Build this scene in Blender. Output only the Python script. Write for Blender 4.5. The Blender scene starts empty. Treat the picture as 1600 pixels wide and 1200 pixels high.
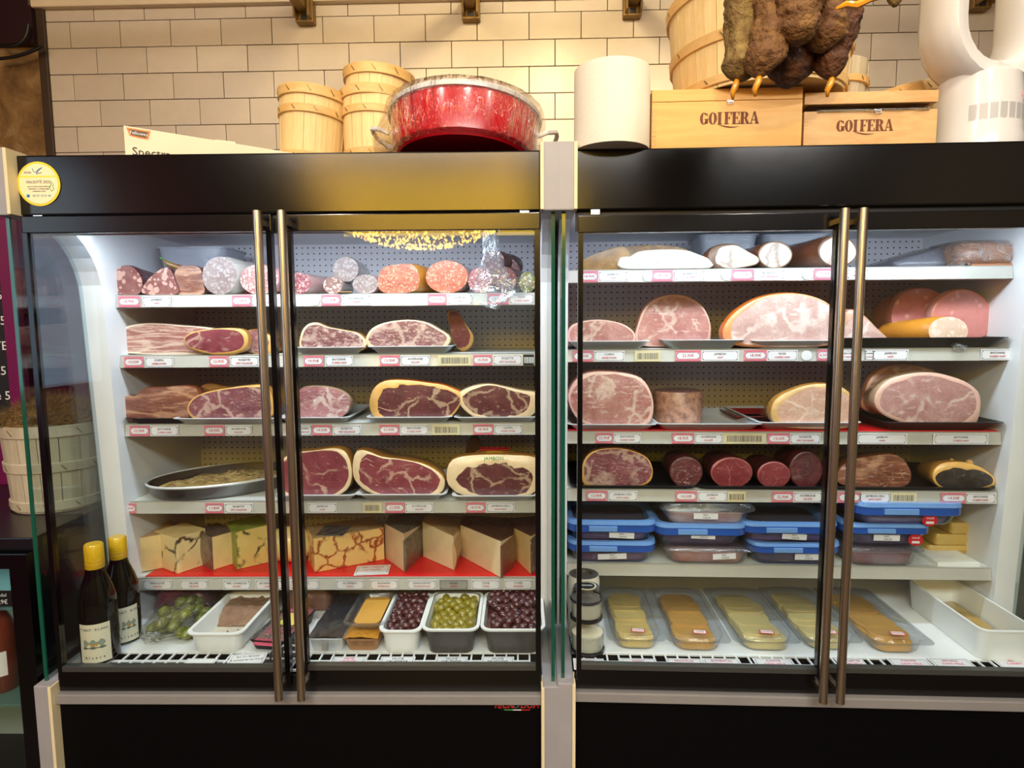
import bpy, bmesh, math, random
from mathutils import Vector, Matrix, noise
SC = bpy.context.scene; COL = SC.collection
pi = math.pi; rnd = random.Random(7)

# ---------------------------------------------------------------- camera
FPX = 950.0
cam_d = bpy.data.cameras.new('camera'); cam = bpy.data.objects.new('camera', cam_d); COL.objects.link(cam)
cam_d.sensor_width = 36; cam_d.lens = FPX * 36 / 1600; cam_d.clip_start = 0.02
CAMP = Vector((0, -1.484, 1.577))
yaw, pitch, roll = math.radians(.757), math.radians(5.494), math.radians(-.368)
ROT = Matrix.Rotation(yaw, 3, 'Z') @ Matrix.Rotation(pi/2 - pitch, 3, 'X') @ Matrix.Rotation(roll, 3, 'Z')
cam.matrix_world = Matrix.Translation(CAMP) @ ROT.to_4x4()
SC.camera = cam

# ---------------------------------------------------------------- world, exposure, lights
SC.view_settings.view_transform = 'Standard'; SC.view_settings.look = 'None'
SC.view_settings.gamma = 1; SC.view_settings.use_curve_mapping = False
SC.view_settings.exposure = 0.0
SC.cycles.transparent_max_bounces = 40
SC.cycles.max_bounces = 8; SC.cycles.diffuse_bounces = 4; SC.cycles.glossy_bounces = 4
SC.cycles.caustics_reflective = False; SC.cycles.caustics_refractive = False
SC.cycles.sample_clamp_indirect = 6
w = bpy.data.worlds.new('daylight'); SC.world = w; w.use_nodes = True
w.node_tree.nodes['Background'].inputs[0].default_value = (.62, .78, 1, 1)
w.node_tree.nodes['Background'].inputs[1].default_value = 1.6

def area(name, loc, rot, sx, sy, power, col, spread=180):
    l = bpy.data.lights.new(name, 'AREA'); l.shape = 'RECTANGLE'; l.size = sx; l.size_y = sy
    l.energy = power; l.color = col; l.spread = math.radians(spread)
    o = bpy.data.objects.new(name, l); o.location = loc; o.rotation_euler = rot; COL.objects.link(o); return o
def spot(name, loc, tgt, power, col, size=60, blend=.8, rad=.05):
    l = bpy.data.lights.new(name, 'SPOT'); l.energy = power; l.color = col; l.spot_size = math.radians(size)
    l.spot_blend = blend; l.shadow_soft_size = rad
    o = bpy.data.objects.new(name, l); o.location = loc
    o.rotation_euler = (Vector(tgt) - Vector(loc)).to_track_quat('-Z', 'Y').to_euler(); COL.objects.link(o); return o
WARM = (1, .79, .38); SOFT = (1, .89, .74); COOL = (.80, .89, 1)
# ceiling spots of the shop
spot('ceiling_spot', (.15, -.35, 3.0), (.05, .95, 2.35), 45, WARM, 95, 1, .06)
spot('ceiling_spot', (.75, -.6, 3.0), (.75, .2, 2.1), 45, WARM, 90, 1, .06)
spot('ceiling_spot', (-.55, -.6, 3.0), (-.5, .5, 2.1), 30, WARM, 90, 1, .06)
area('front_fill', (.1, -2.95, 3.04), (math.radians(7), 0, 0), 3.8, .7, 225, (1, .96, .91))  # broad fill added behind the camera to brighten the shelves
for px_, py_ in ((-.9, -1.15), (.1, -1.3), (1.0, -1.15)):
    spot('glint_spot', (px_, py_, 2.95), (px_ * .8, .3, 1.2), 26, (1, .93, .82), 100, .9, .02)  # small spots added for sharp glints on the film
area('wall_fill', (.1, -.25, 3.0), (math.radians(52), 0, 0), 4.2, .12, 12, (1, .84, .62))  # fill added to lift and even the light on the tiles
area('golden_header_fill', (-.75, -4.5, 2.72), (pi/2, 0, 0), 1.9, .55, 34, (1, .60, .02))  # unseen glow added to give the header its golden reflection
area('window_daylight', (-2.62, -1.75, 1.9), (0, -pi/2, 0), 1.3, 1.1, 6.5, (.62, .78, 1))

# ---------------------------------------------------------------- frames: solve positions on real planes of the furniture
class Frame:
    def __init__(s, ox, oy, deg):
        s.rz = math.radians(deg)
        s.M = Matrix.Translation((ox, oy, 0)) @ Matrix.Rotation(s.rz, 4, 'Z'); s.I = s.M.inverted()
        s.o = s.I @ CAMP
    def ray(s, px, py):
        return s.I.to_3x3() @ (ROT @ Vector(((px - 800) / FPX, -(py - 600) / FPX, -1)))
    def p(s, px, py, Y):
        d = s.ray(px, py); return s.o + d * ((Y - s.o.y) / d.y)
    def g(s, px, py, Z):
        d = s.ray(px, py); return s.o + d * ((Z - s.o.z) / d.z)
    def q(s, px, py, X):
        d = s.ray(px, py); return s.o + d * ((X - s.o.x) / d.x)
L = Frame(0, 0, 0); R = Frame(.098, 0, -1.965); Wl = Frame(0, .95, -.8)

# ---------------------------------------------------------------- object helpers
def link(o): COL.objects.link(o); return o
def tag(o, label=None, cat=None, group=None, kind=None):
    if label: o['label'] = label
    if cat: o['category'] = cat
    if group: o['group'] = group
    if kind: o['kind'] = kind
    return o
def thing(name, label, cat, fr, loc, group=None, rz=0, rot=None):
    o = bpy.data.objects.new(name, None); o.empty_display_size = .02
    rm = rot.to_matrix().to_4x4() if rot else Matrix.Rotation(rz, 4, 'Z')
    o.matrix_world = fr.M @ Matrix.Translation(loc) @ rm
    link(o); return tag(o, label, cat, group)

class MB:
    """collects shapes in one bmesh"""
    def __init__(s): s.b = bmesh.new()
    def quad(s, *pts):
        return s.b.faces.new([s.b.verts.new(p) for p in pts])
    def box(s, x0, x1, y0, y1, z0, z1, bev=0, M=None):
        vs = [s.b.verts.new((x, y, z)) for x in (x0, x1) for y in (y0, y1) for z in (z0, z1)]
        fs = [s.b.faces.new([vs[i] for i in f]) for f in ((0,1,3,2),(4,6,7,5),(0,4,5,1),(2,3,7,6),(0,2,6,4),(1,5,7,3))]
        if M is not None: bmesh.ops.transform(s.b, matrix=M, verts=vs)
        if bev: bmesh.ops.bevel(s.b, geom=list({e for f in fs for e in f.edges}), offset=bev, segments=2, affect='EDGES', profile=.6)
        return s
    def loft(s, rings, cap0=True, cap1=True, closed=True):
        V = [[s.b.verts.new(p) for p in r] for r in rings]; n = len(V[0])
        for a, b in zip(V, V[1:]):
            for i in range(n if closed else n - 1):
                j = (i + 1) % n; s.b.faces.new((a[i], a[j], b[j], b[i]))
        if cap0: s.b.faces.new(V[0][::-1])
        if cap1: s.b.faces.new(V[-1])
        return s
    def lathe(s, prof, n=24, c=(0, 0), cap0=False, cap1=False):
        return s.loft([[(c[0] + r * math.cos(2*pi*i/n), c[1] + r * math.sin(2*pi*i/n), z) for i in range(n)] for r, z in prof], cap0, cap1)
    def prism(s, poly, f0, f1):
        """poly of 2-tuples; f0/f1 map a 2-tuple to the 3D start/end"""
        return s.loft([[f0(p) for p in poly], [f1(p) for p in poly]])
    def tube(s, path, r, n=8, cap=True):
        path = [Vector(p) for p in path]; rings = []; up = None
        for i, p in enumerate(path):
            t = (path[min(i+1, len(path)-1)] - path[max(i-1, 0)]).normalized()
            if up is None: up = Vector((0, 0, 1)) if abs(t.z) < .9 else Vector((1, 0, 0))
            u = t.cross(up).normalized(); v = u.cross(t).normalized(); up = v
            rr = r(i / max(1, len(path) - 1)) if callable(r) else (r[i] if isinstance(r, (list, tuple)) else r)
            rings.append([p + rr * (math.cos(2*pi*k/n) * u + math.sin(2*pi*k/n) * v) for k in range(n)])
        return s.loft(rings, cap, cap)
    def ico(s, c, r, sub=2, sc=(1, 1, 1)):
        bmesh.ops.create_icosphere(s.b, subdivisions=sub, radius=1, matrix=Matrix.Translation(c) @ Matrix.Diagonal((r*sc[0], r*sc[1], r*sc[2], 1)))
        return s
    def mesh(s, name, mat, smooth=False):
        bmesh.ops.recalc_face_normals(s.b, faces=s.b.faces)
        me = bpy.data.meshes.new(name); s.b.to_mesh(me); s.b.free()
        if mat: me.materials.append(mat)
        if smooth:
            me.polygons.foreach_set('use_smooth', [True] * len(me.polygons))
            if smooth != 'all': me.set_sharp_from_angle(angle=math.radians(smooth if smooth is not True else 40))
        return me
    def build(s, name, mat, parent=None, smooth=False, M=None):
        return put(name, s.mesh(name, mat, smooth), parent, M)
def put(name, me, parent=None, M=None):
    o = link(bpy.data.objects.new(name, me))
    if parent is not None: o.parent = parent
    if M is not None:
        if parent is None: o.matrix_world = M
        else: o.matrix_local = M
    return o
def topbuild(mb, name, mat, label, cat, fr, loc, group=None, smooth=False, rz=0, rot=None):
    rm = rot.to_matrix().to_4x4() if rot else Matrix.Rotation(rz, 4, 'Z')
    o = mb.build(name, mat, None, smooth, fr.M @ Matrix.Translation(loc) @ rm)
    return tag(o, label, cat, group)
def copy_tree(o, parent=None):
    c = o.copy(); COL.objects.link(c)
    if parent is not None: c.parent = parent
    for ch in list(o.children): copy_tree(ch, c)
    return c
def rr(w, d, r, n=4, cx=0, cy=0, z=0):
    out = []
    for sx, sy, a0 in ((1, 1, 0), (-1, 1, 90), (-1, -1, 180), (1, -1, 270)):
        for k in range(n + 1):
            a = math.radians(a0 + 90 * k / n)
            out.append((cx + sx * (w/2 - r) + r * math.cos(a), cy + sy * (d/2 - r) + r * math.sin(a), z))
    return out
_txt = {}
def text_mesh(s, mat, size, shear=0, sx=1.0, ext=.0003):
    k = (s, mat.name, round(size, 5), shear, sx)
    if k in _txt: return _txt[k]
    c = bpy.data.curves.new('lettering', 'FONT'); c.body = s; c.size = size; c.align_x = 'CENTER'; c.align_y = 'CENTER'
    c.shear = shear; c.resolution_u = 2; c.extrude = ext
    o = bpy.data.objects.new('lettering', c)
    me = bpy.data.meshes.new_from_object(o); bpy.data.objects.remove(o)
    me.transform(Matrix.Diagonal((sx, 1, 1, 1))); me.materials.clear(); me.materials.append(mat); _txt[k] = me
    return me
UP = Matrix.Rotation(pi/2, 4, 'X')          # text facing -Y (towards the aisle)
def smooth_loop(pts, n=40):
    """closed Catmull-Rom through pts, resampled evenly to n points"""
    P = [Vector(p) for p in pts]; m = len(P); fine = []
    for i in range(m):
        a, b, c, d = P[i-1], P[i], P[(i+1) % m], P[(i+2) % m]
        for k in range(10):
            t = k / 10
            fine.append(.5 * ((2*b) + (c - a)*t + (2*a - 5*b + 4*c - d)*t*t + (3*b - a - 3*c + d)*t**3))
    ln = [0]
    for i in range(len(fine)): ln.append(ln[-1] + (fine[(i+1) % len(fine)] - fine[i]).length)
    out = []; j = 0
    for k in range(n):
        tgt = ln[-1] * k / n
        while ln[j+1] < tgt: j += 1
        f = (tgt - ln[j]) / max(1e-9, ln[j+1] - ln[j]); out.append(fine[j].lerp(fine[(j+1) % len(fine)], f))
    return out
# ---------------------------------------------------------------- materials (all procedural)
def C(h):
    h = h.lstrip('#'); v = [int(h[i:i+2], 16) / 255 for i in (0, 2, 4)]
    return tuple(x / 12.92 if x <= .04045 else ((x + .055) / 1.055) ** 2.4 for x in v) + (1,)
class N:
    def __init__(s, name):
        s.m = bpy.data.materials.new(name); s.m.use_nodes = True; s.t = s.m.node_tree; s.t.nodes.clear()
        s.out = s.n('OutputMaterial')
    def n(s, typ, **kw):
        nd = s.t.nodes.new('ShaderNode' + typ)
        for k, v in kw.items():
            if k[0] == '_': nd.inputs[k[1:].replace('_', ' ')].default_value = v
            else: setattr(nd, k, v)
        return nd
    def l(s, a, b): s.t.links.new(a, b)
    def coords(s, scale=(1, 1, 1), gen=False):
        tc = s.n('TexCoord'); oi = s.n('ObjectInfo'); mp = s.n('VectorMath', operation='MULTIPLY_ADD')
        vv = s.n('VectorMath', operation='SCALE'); s.l(oi.outputs['Location'], vv.inputs[0]); vv.inputs['Scale'].default_value = 3.7
        s.l(tc.outputs['Object'], mp.inputs[0]); mp.inputs[1].default_value = scale; s.l(vv.outputs[0], mp.inputs[2])
        return mp.outputs[0]
    def noise(s, vec, scale, detail=3, rough=.55, dist=0):
        nd = s.n('TexNoise'); nd.inputs['Scale'].default_value = scale; nd.inputs['Detail'].default_value = detail
        nd.inputs['Roughness'].default_value = rough; nd.inputs['Distortion'].default_value = dist
        if vec is not None: s.l(vec, nd.inputs['Vector'])
        return nd
    def ramp(s, fac, stops):
        r = s.n('ValToRGB'); e = r.color_ramp.elements
        while len(e) < len(stops): e.new(.5)
        for el, (p, c) in zip(e, stops): el.position = p; el.color = c if not isinstance(c, str) else C(c)
        s.l(fac, r.inputs[0]); return r.outputs[0]
    def mix(s, fac, a, b, mode='MIX'):
        m = s.n('Mix', data_type='RGBA', blend_type=mode)
        if hasattr(fac, 'links'): s.l(fac, m.inputs[0])
        else: m.inputs[0].default_value = fac
        for v, i in ((a, 6), (b, 7)):
            if hasattr(v, 'links'): s.l(v, m.inputs[i])
            else: m.inputs[i].default_value = C(v) if isinstance(v, str) else v
        return m.outputs[2]
    def math(s, op, a, b=0.0):
        m = s.n('Math', operation=op)
        for v, i in ((a, 0), (b, 1)):
            if hasattr(v, 'links'): s.l(v, m.inputs[i])
            else: m.inputs[i].default_value = v
        return m.outputs[0]
    def bump(s, h, strength, dist=.01):
        b = s.n('Bump'); b.inputs['Strength'].default_value = strength; b.inputs['Distance'].default_value = dist
        s.l(h, b.inputs['Height']); return b.outputs[0]
    def bsdf(s, col, rough=.5, metal=0, coat=0, coat_rough=.08, normal=None, coat_normal=None, spec=.5, sss=0):
        b = s.n('BsdfPrincipled')
        if hasattr(col, 'links'): s.l(col, b.inputs['Base Color'])
        else: b.inputs['Base Color'].default_value = C(col) if isinstance(col, str) else col
        if hasattr(rough, 'links'): s.l(rough, b.inputs['Roughness'])
        else: b.inputs['Roughness'].default_value = rough
        b.inputs['Metallic'].default_value = metal; b.inputs['Coat Weight'].default_value = coat
        b.inputs['Coat Roughness'].default_value = coat_rough; b.inputs['Specular IOR Level'].default_value = spec
        if normal is not None: s.l(normal, b.inputs['Normal'])
        if coat_normal is not None: s.l(coat_normal, b.inputs['Coat Normal'])
        if sss:
            b.inputs['Subsurface Weight'].default_value = sss; b.inputs['Subsurface Radius'].default_value = (.01, .004, .003)
        s.l(b.outputs[0], s.out.inputs[0]); return b
def M(name, col, rough=.5, metal=0, var=.0, vscale=12, bump=0, bscale=60, coat=0, stretch=(1, 1, 1), wrap=0, col2=None, spec=.5):
    n = N(name); v = n.coords(stretch); c = col; nm = cn = None
    if var or col2:
        f = n.noise(v, vscale, 4).outputs[0]
        if col2: c = n.ramp(f, ((.5 - .2, col), (.5 + .2, col2)))
        else:
            a = [max(0, x * (1 - var)) for x in C(col)[:3]] + [1]; b = [min(1, x * (1 + var)) for x in C(col)[:3]] + [1]
            c = n.ramp(f, ((.3, a), (.7, b)))
    if bump: nm = n.bump(n.noise(v, bscale, 3).outputs[0], bump)
    if wrap: cn = n.bump(n.noise(n.coords((1, .6, 1.6)), 26, 4, .6, 1.6).outputs[0], wrap, .02)
    n.bsdf(c, rough, metal, coat or (1 if wrap else 0), .06, nm, cn, spec); return n.m
def glass(name, tint='#ffffff', rough=0.0, ior=1.45, mult=1.0, wrinkle=0, milky=0, milk='#ffffff', st=(1, .7, 1.4), sc=22):
    """thin clear sheet: what it does not mirror passes straight through"""
    n = N(name); tr = n.n('BsdfTransparent'); tr.inputs[0].default_value = C(tint)
    gl = n.n('BsdfGlossy'); gl.inputs['Roughness'].default_value = rough
    fr = n.n('Fresnel'); fr.inputs['IOR'].default_value = ior
    if wrinkle:
        nm = n.bump(n.noise(n.coords(st), sc, 4, .6, 1.4).outputs[0], wrinkle, .03)
        n.l(nm, gl.inputs['Normal']); n.l(nm, fr.inputs['Normal'])
    bf = n.n('NewGeometry').outputs['Backfacing']
    n.l(n.math('ADD', n.math('MULTIPLY', bf, 1 / ior - ior), ior), fr.inputs['IOR'])
    f = n.math('MULTIPLY', fr.outputs[0], mult)
    mx = n.n('MixShader'); n.l(f, mx.inputs[0])
    a = tr.outputs[0]
    if milky:
        df = n.n('BsdfDiffuse'); df.inputs[0].default_value = C(milk)
        m2 = n.n('MixShader'); m2.inputs[0].default_value = milky; n.l(a, m2.inputs[1]); n.l(df.outputs[0], m2.inputs[2]); a = m2.outputs[0]
    n.l(a, mx.inputs[1]); n.l(gl.outputs[0], mx.inputs[2]); n.l(mx.outputs[0], n.out.inputs[0]); return n.m
def emit(name, col, st):
    n = N(name); e = n.n('Emission'); e.inputs[0].default_value = C(col); e.inputs[1].default_value = st
    n.l(e.outputs[0], n.out.inputs[0]); return n.m
def meat(name, lean, lean2, fat, vs=9, vw=.05, marb=.0, rough=.4, wrap=0, streak=(1, 1, 1), ms=45):
    n = N(name); v = n.coords(streak)
    dn = n.noise(v, 14, 3); off = n.n('VectorMath', operation='SCALE'); n.l(dn.outputs['Color'], off.inputs[0]); off.inputs['Scale'].default_value = .09
    vd = n.n('VectorMath', operation='ADD'); n.l(v, vd.inputs[0]); n.l(off.outputs[0], vd.inputs[1])
    c = n.ramp(n.noise(v, 17, 4, .6).outputs[0], ((.32, lean), (.68, lean2)))
    fine = n.ramp(n.noise(v, 160, 3).outputs[0], ((.3, (.78, .78, .78, 1)), (.7, (1, 1, 1, 1))))
    c = n.mix(1, c, fine, 'MULTIPLY')
    if marb:
        mv = n.coords((streak[0], streak[1], streak[2] * 2.4))
        mf = n.ramp(n.noise(mv, ms, 5, .65, .6).outputs[0], ((.62 - marb * .2, (0, 0, 0, 1)), (.72 - marb * .2, (1, 1, 1, 1))))
        c = n.mix(n.math('MULTIPLY', mf, .6), c, fat)
    vo = n.n('TexVoronoi', feature='DISTANCE_TO_EDGE'); vo.inputs['Scale'].default_value = vs; n.l(vd.outputs[0], vo.inputs['Vector'])
    gate = n.ramp(n.noise(v, 11, 2).outputs[0], ((.40, (0, 0, 0, 1)), (.52, (1, 1, 1, 1))))
    vf = n.ramp(vo.outputs['Distance'], ((vw * .35, (1, 1, 1, 1)), (vw, (0, 0, 0, 1))))
    c = n.mix(n.math('MULTIPLY', n.math('MULTIPLY', vf, gate), .6), c, fat)
    nm = n.bump(n.noise(v, 70, 3).outputs[0], .25, .004)
    cn = n.bump(n.noise(n.coords((1.2, .6, 1.9)), 24, 4, .6, 1.6).outputs[0], wrap, .02) if wrap else None
    n.bsdf(c, rough, 0, 1 if wrap else .25, .07 if wrap else .2, nm, cn); return n.m
def salami(name, lean, lean2, fat, sc=70, frac=.45, wrap=.5, grow=.5, streak=(1, .35, 1)):
    n = N(name); v = n.coords(streak)
    c = n.ramp(n.noise(v, 40, 3).outputs[0], ((.35, lean), (.65, lean2)))
    for k, s in enumerate((sc, sc * 1.9)):
        vo = n.n('TexVoronoi'); vo.inputs['Scale'].default_value = s; vo.inputs['Randomness'].default_value = 1
        dn = n.noise(v, s * .8, 2); off = n.n('VectorMath', operation='SCALE'); n.l(dn.outputs['Color'], off.inputs[0]); off.inputs['Scale'].default_value = .6 / s
        vd = n.n('VectorMath', operation='ADD'); n.l(v, vd.inputs[0]); n.l(off.outputs[0], vd.inputs[1]); n.l(vd.outputs[0], vo.inputs['Vector'])
        sep = n.n('SeparateColor'); n.l(vo.outputs['Color'], sep.inputs[0])
        pick = n.math('LESS_THAN', sep.outputs[0], frac * (1 if k == 0 else .7))
        near = n.math('LESS_THAN', vo.outputs['Distance'], grow)
        c = n.mix(n.math('MULTIPLY', n.math('MULTIPLY', pick, near), .75), c, fat)
    cn = n.bump(n.noise(n.coords((1.2, .6, 1.9)), 26, 4, .6, 1.6).outputs[0], wrap, .02) if wrap else None
    n.bsdf(c, .42, 0, 1 if wrap else .2, .07, n.bump(n.noise(v, 90, 2).outputs[0], .2, .003), cn); return n.m
def wood(name, c1, c2, along=(1, 1, 1), scale=6, rough=.55, ring=1.2):
    n = N(name); v = n.coords(along); f = n.noise(v, scale, 5, .6, ring).outputs[0]
    c = n.ramp(f, ((.32, c1), (.7, c2))); g = n.noise(v, scale * 9, 2).outputs[0]
    c = n.mix(.25, c, n.ramp(g, ((.4, c1), (.6, c2))))
    n.bsdf(c, rough, 0, 0, .2, n.bump(g, .15, .002)); return n.m

# plain stuff
black_gloss = M('black_gloss_panel', '#060607', .16, bump=.03, bscale=6)
black_paint = M('black_paint', '#050506', .2)
black_kick = M('black_kick_paint', '#020203', .6, spec=.1)
black_matte = M('black_matte', '#040405', .5)
grey_metal = M('grey_aluminium', '#8f8d8c', .4, .25, var=.05)
grey_cheek = M('grey_plastic', '#939194', .45, var=.04)
warm_lit_edge = M('warm_lit_edge', '#d8cba4', .5)  # cream paints the warm light on the cheeks' inner sides
white_abs = M('white_plastic_lining', '#e9ebef', .4, var=.02)
white_shelf = M('white_enamel_shelf', '#d9dcda', .35, var=.02)
rail_plastic = M('pale_rail_plastic', '#b3b0a8', .3, coat=.3)
steel = M('brushed_steel', '#c4b7a2', .28, 1, bump=.05, bscale=300, stretch=(1, 1, .05))
tray_steel = M('tray_steel', '#dcdee2', .36, .2, bump=.04, bscale=30)
dark_steel = M('dark_tray_steel', '#2c2e34', .3, .6)
white_plate = M('white_melamine', '#eceeee', .3)
grey_plate = M('dark_grey_melamine', '#4c4a4b', .35)
red_mat = M('red_plastic_mat', '#d4141c', .35)
paper = M('white_paper', '#e6e4e2', .7)
card_white = M('white_card', '#dedce0', .5)
card_pink = M('pink_card', '#e08494', .5)
card_cream = M('cream_card', '#d3c69f', .55)
card_black = M('black_card', '#0c0c0e', .5)
card_grey = M('grey_card', '#96938f', .5)
ink_grey = M('grey_ink', '#565360', .6)
ink_red = M('red_ink', '#b8334c', .6)
ink_pink = M('pink_ink', '#e0467c', .6)
ink_black = M('black_ink', '#141414', .6)
ink_white = M('white_chalk', '#e4e4e6', .7)
ink_brown = M('brown_brand_ink', '#6a3218', .7)
ink_blue = M('blue_ink', '#2a74a8', .6)
ink_green = M('green_ink', '#4a9a4c', .6)
glass_clear = glass('clear_door_glass', '#f6faf9', 0, 1.45, 1.0)
glass_side = glass('side_glass', '#e8f0f0', 0, 1.45, 1.0)
glass_edge = M('green_glass_edge', '#0b4a3a', .15, coat=.6, var=.2, vscale=3)
clear_pet = glass('clear_plastic_tray', '#f0f2f4', .04, 1.5, 1.6, .15, .05, '#c8ccd4')
film_mat = glass('cling_film', '#fafafa', .05, 1.45, 2.2, 1, .04, '#ffffff')
film_milky = glass('milky_plastic_film', '#f4f8fa', .08, 1.5, 2.6, .8, .10, '#e4ecf4', (1, .7, .6), 9)
milky_tub = glass('milky_plastic_tub', '#f2f4f8', .15, 1.45, 1, .1, .55, '#c4c8d6')
blue_lid = M('blue_plastic_lid', '#6c98d8', .22, coat=.6)
blue_lid_shade = M('shaded_blue_lid', '#2450a8', .25, coat=.5)  # deeper blue paints the shade on the lower part of the lids
blue_clear = glass('clear_blue_plastic', '#c4d6f4', .06, 1.5, 1.4, .1, .05, '#5c84cc')
lid_window = glass('clear_lid_window', '#dcdee8', .08, 1.5, 1.4, .1, .24, '#a29eb0')  # grey-mauve milk paints in the reflection on the lid film
gold_bead = emit('golden_light_bead', '#ffc04a', 40)
led_emit = emit('cool_led_tube', '#dfeaff', 9)
wood_bucket = wood('pale_basket_wood', '#d2b276', '#e4ca98', (1, 1, .12), 16)
wood_hoop = wood('basket_hoop_wood', '#c69a5a', '#d8b67c', (.5, .5, 2), 14)
wood_crate = wood('crate_wood', '#d29a4c', '#e2b469', (.1, 1, 1), 9)
wood_crate2 = wood('knotty_crate_wood', '#bd8f58', '#d9b07a', (.35, 1, 1.4), 6, .55, 2.5)
wood_white = wood('whitewashed_basket_wood', '#a99d86', '#c2b7a0', (1, 1, .15), 14)
bronze = M('bronze_metal', '#866834', .45, .4, var=.25, vscale=18)
purple = M('purple_paint', '#5c0f3c', .38, var=.12, vscale=5)
dark_purple = M('dark_maroon_paint', '#240812', .45)
plaster = M('cream_plaster', '#d9c8ac', .7, var=.05)
grout = M('dark_grout', '#4a4030', .8)
def tile_material():
    n = N('cream_ceramic_tile'); v = n.coords(); oi = n.n('ObjectInfo')
    c = n.ramp(oi.outputs['Random'], ((0, '#c3b5a6'), (1, '#cfc2b2')))
    c = n.mix(n.math('MULTIPLY', n.ramp(n.noise(v, 22, 3).outputs[0], ((.35, (0, 0, 0, 1)), (.75, (1, 1, 1, 1)))), .25), c, '#b6a898')
    n.bsdf(c, .3, 0, 0, .1, n.bump(n.noise(v, 12, 2).outputs[0], .06, .01)); return n.m
tile_m = tile_material()
def stone_material():
    n = N('old_stone'); v = n.coords()
    c = n.ramp(n.noise(v, 7, 6, .65, .5).outputs[0], ((.3, '#5f4526'), (.5, '#86653c'), (.72, '#a98f68')))
    n.bsdf(c, .9, 0, 0, .2, n.bump(n.noise(v, 18, 6, .7).outputs[0], .8, .02)); return n.m
stone_m = stone_material()
def peg_material():
    n = N('perforated_steel'); tc = n.n('TexCoord'); sp = n.n('SeparateXYZ'); n.l(tc.outputs['Object'], sp.inputs[0])
    P = .0205; r = .0026
    d = []
    for ax in (0, 2):
        a = n.math('MODULO', n.math('ADD', sp.outputs[ax], 60 * P), P); a = n.math('SUBTRACT', a, P / 2); d.append(n.math('MULTIPLY', a, a))
    hole = n.math('LESS_THAN', n.math('ADD', d[0], d[1]), r * r)
    c = n.mix(hole, '#e8e2ea', '#0c0c14'); n.bsdf(c, .38); return n.m
peg_m = peg_material()
# ---------------------------------------------------------------- the room
def struct(name, mb, mat, parent=None, fr=None, smooth=False):
    o = mb.build(name, mat, parent, smooth, fr.M if fr and parent is None else None)
    if parent is None: o['kind'] = 'structure'
    return o
CEIL = 3.08
struct('floor', MB().box(-2.7, 2.6, -4.6, 1.1, -.05, 0), M('dark_floor', '#4a3e34', .35, var=.15))
struct('ceiling', MB().box(-2.7, 2.6, -4.6, 1.2, CEIL, CEIL + .06), M('warm_ceiling', '#8c7c62', .8))
struct('wall_front', MB().box(-2.7, 2.6, -4.66, -4.6, 0, CEIL), M('dim_brown_wall', '#3a2e20', .8, var=.1))
struct('wall_right', MB().box(2.6, 2.66, -4.66, 1.1, 0, CEIL), M('beige_wall', '#6c5e4a', .8))
wl = MB().box(-2.76, -2.7, -4.66, -2.45, 0, CEIL).box(-2.76, -2.7, -1.05, 1.1, 0, CEIL).box(-2.76, -2.7, -2.45, -1.05, 0, 1.2).box(-2.76, -2.7, -2.45, -1.05, 2.6, CEIL)
struct('wall_left', wl, purple)
wf = MB()
for a in ((-2.45, -2.40, 1.2, 2.6), (-1.10, -1.05, 1.2, 2.6), (-2.40, -1.10, 1.2, 1.25), (-2.40, -1.10, 2.55, 2.6), (-1.77, -1.73, 1.25, 2.55)):
    wf.box(-2.755, -2.705, *a)
win = struct('window_1', wf, purple)
struct('pane', MB().box(-2.735, -2.731, -2.40, -1.10, 1.25, 2.55), glass_side, win)
# tiled wall: every tile a piece of its own on the grout bed
wx0 = Wl.p(79, 120, 0).x
wb = struct('wall_back', MB().box(wx0, 2.55, .012, .08, 0, CEIL), grout, None, Wl)
TW = Wl.p(272, 135, 0).x - Wl.p(194, 135, 0).x; TH = (Wl.p(200, 32, 0).z - Wl.p(200, 237, 0).z) / 5
J = .0028
def tile_mesh(w):
    return MB().box(0, w - J, 0, .014, 0, TH - J, .0012).mesh('tile', tile_m)
full = tile_mesh(TW)
zj = Wl.p(194, 115, 0).z; xj = Wl.p(194, 135, 0).x      # joint below the row whose upright joint sits there
for row in range(-8, 9):
    z = zj - TH * (row + 1); off = 0 if row % 2 == 0 else TW / 2
    if z < 1.55 or z > CEIL - .02: continue
    x = xj + off - 12 * TW
    while x < 2.45:
        if x + TW > wx0 + .01:
            a = max(x, wx0)
            me = full if a == x else tile_mesh(x + TW - a)
            o = put('tile', me, wb); o.location = (a, -.002 + rnd.uniform(-.0008, .0008), z)
            o.rotation_euler = (rnd.uniform(-.004, .004), 0, rnd.uniform(-.003, .003))
        x += TW
zs = Wl.p(300, 12, 0).z
struct('trim_1', MB().box(Wl.p(42, 12, -.03).x, 2.5, -.03, .0, zs, zs + .12, .006), plaster, None, Wl)
struct('trim_2', MB().box(Wl.p(66, 120, 0).x, wx0, -.012, .05, 0, zs + .02, .003), M('dark_wood_trim', '#3a2a1c', .5), None, Wl)
sx = Wl.p(66, 120, 0).x; zpt = Wl.p(40, 340, .02).z; zst = Wl.p(40, 76, .02).z
struct('wall_pier', MB().box(-2.6, sx, .01, .08, zpt, zst), stone_m, None, Wl)
struct('trim_3', MB().box(-2.6, sx, -.03, .08, zst, CEIL), dark_purple, None, Wl)
pw = struct('wall_panelling', MB().box(-2.6, wx0 + .3, -.02, .01, 0, zpt), purple, None, Wl)
for k in range(5):
    put('plank', MB().box(0, .2, -.012, 0, .0, zpt - .06, .004).mesh('plank', purple), pw, Matrix.Translation((-2.6 + .215 * k, -.02, .03)))
hk = Wl.p(41, 489, -.04)
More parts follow.
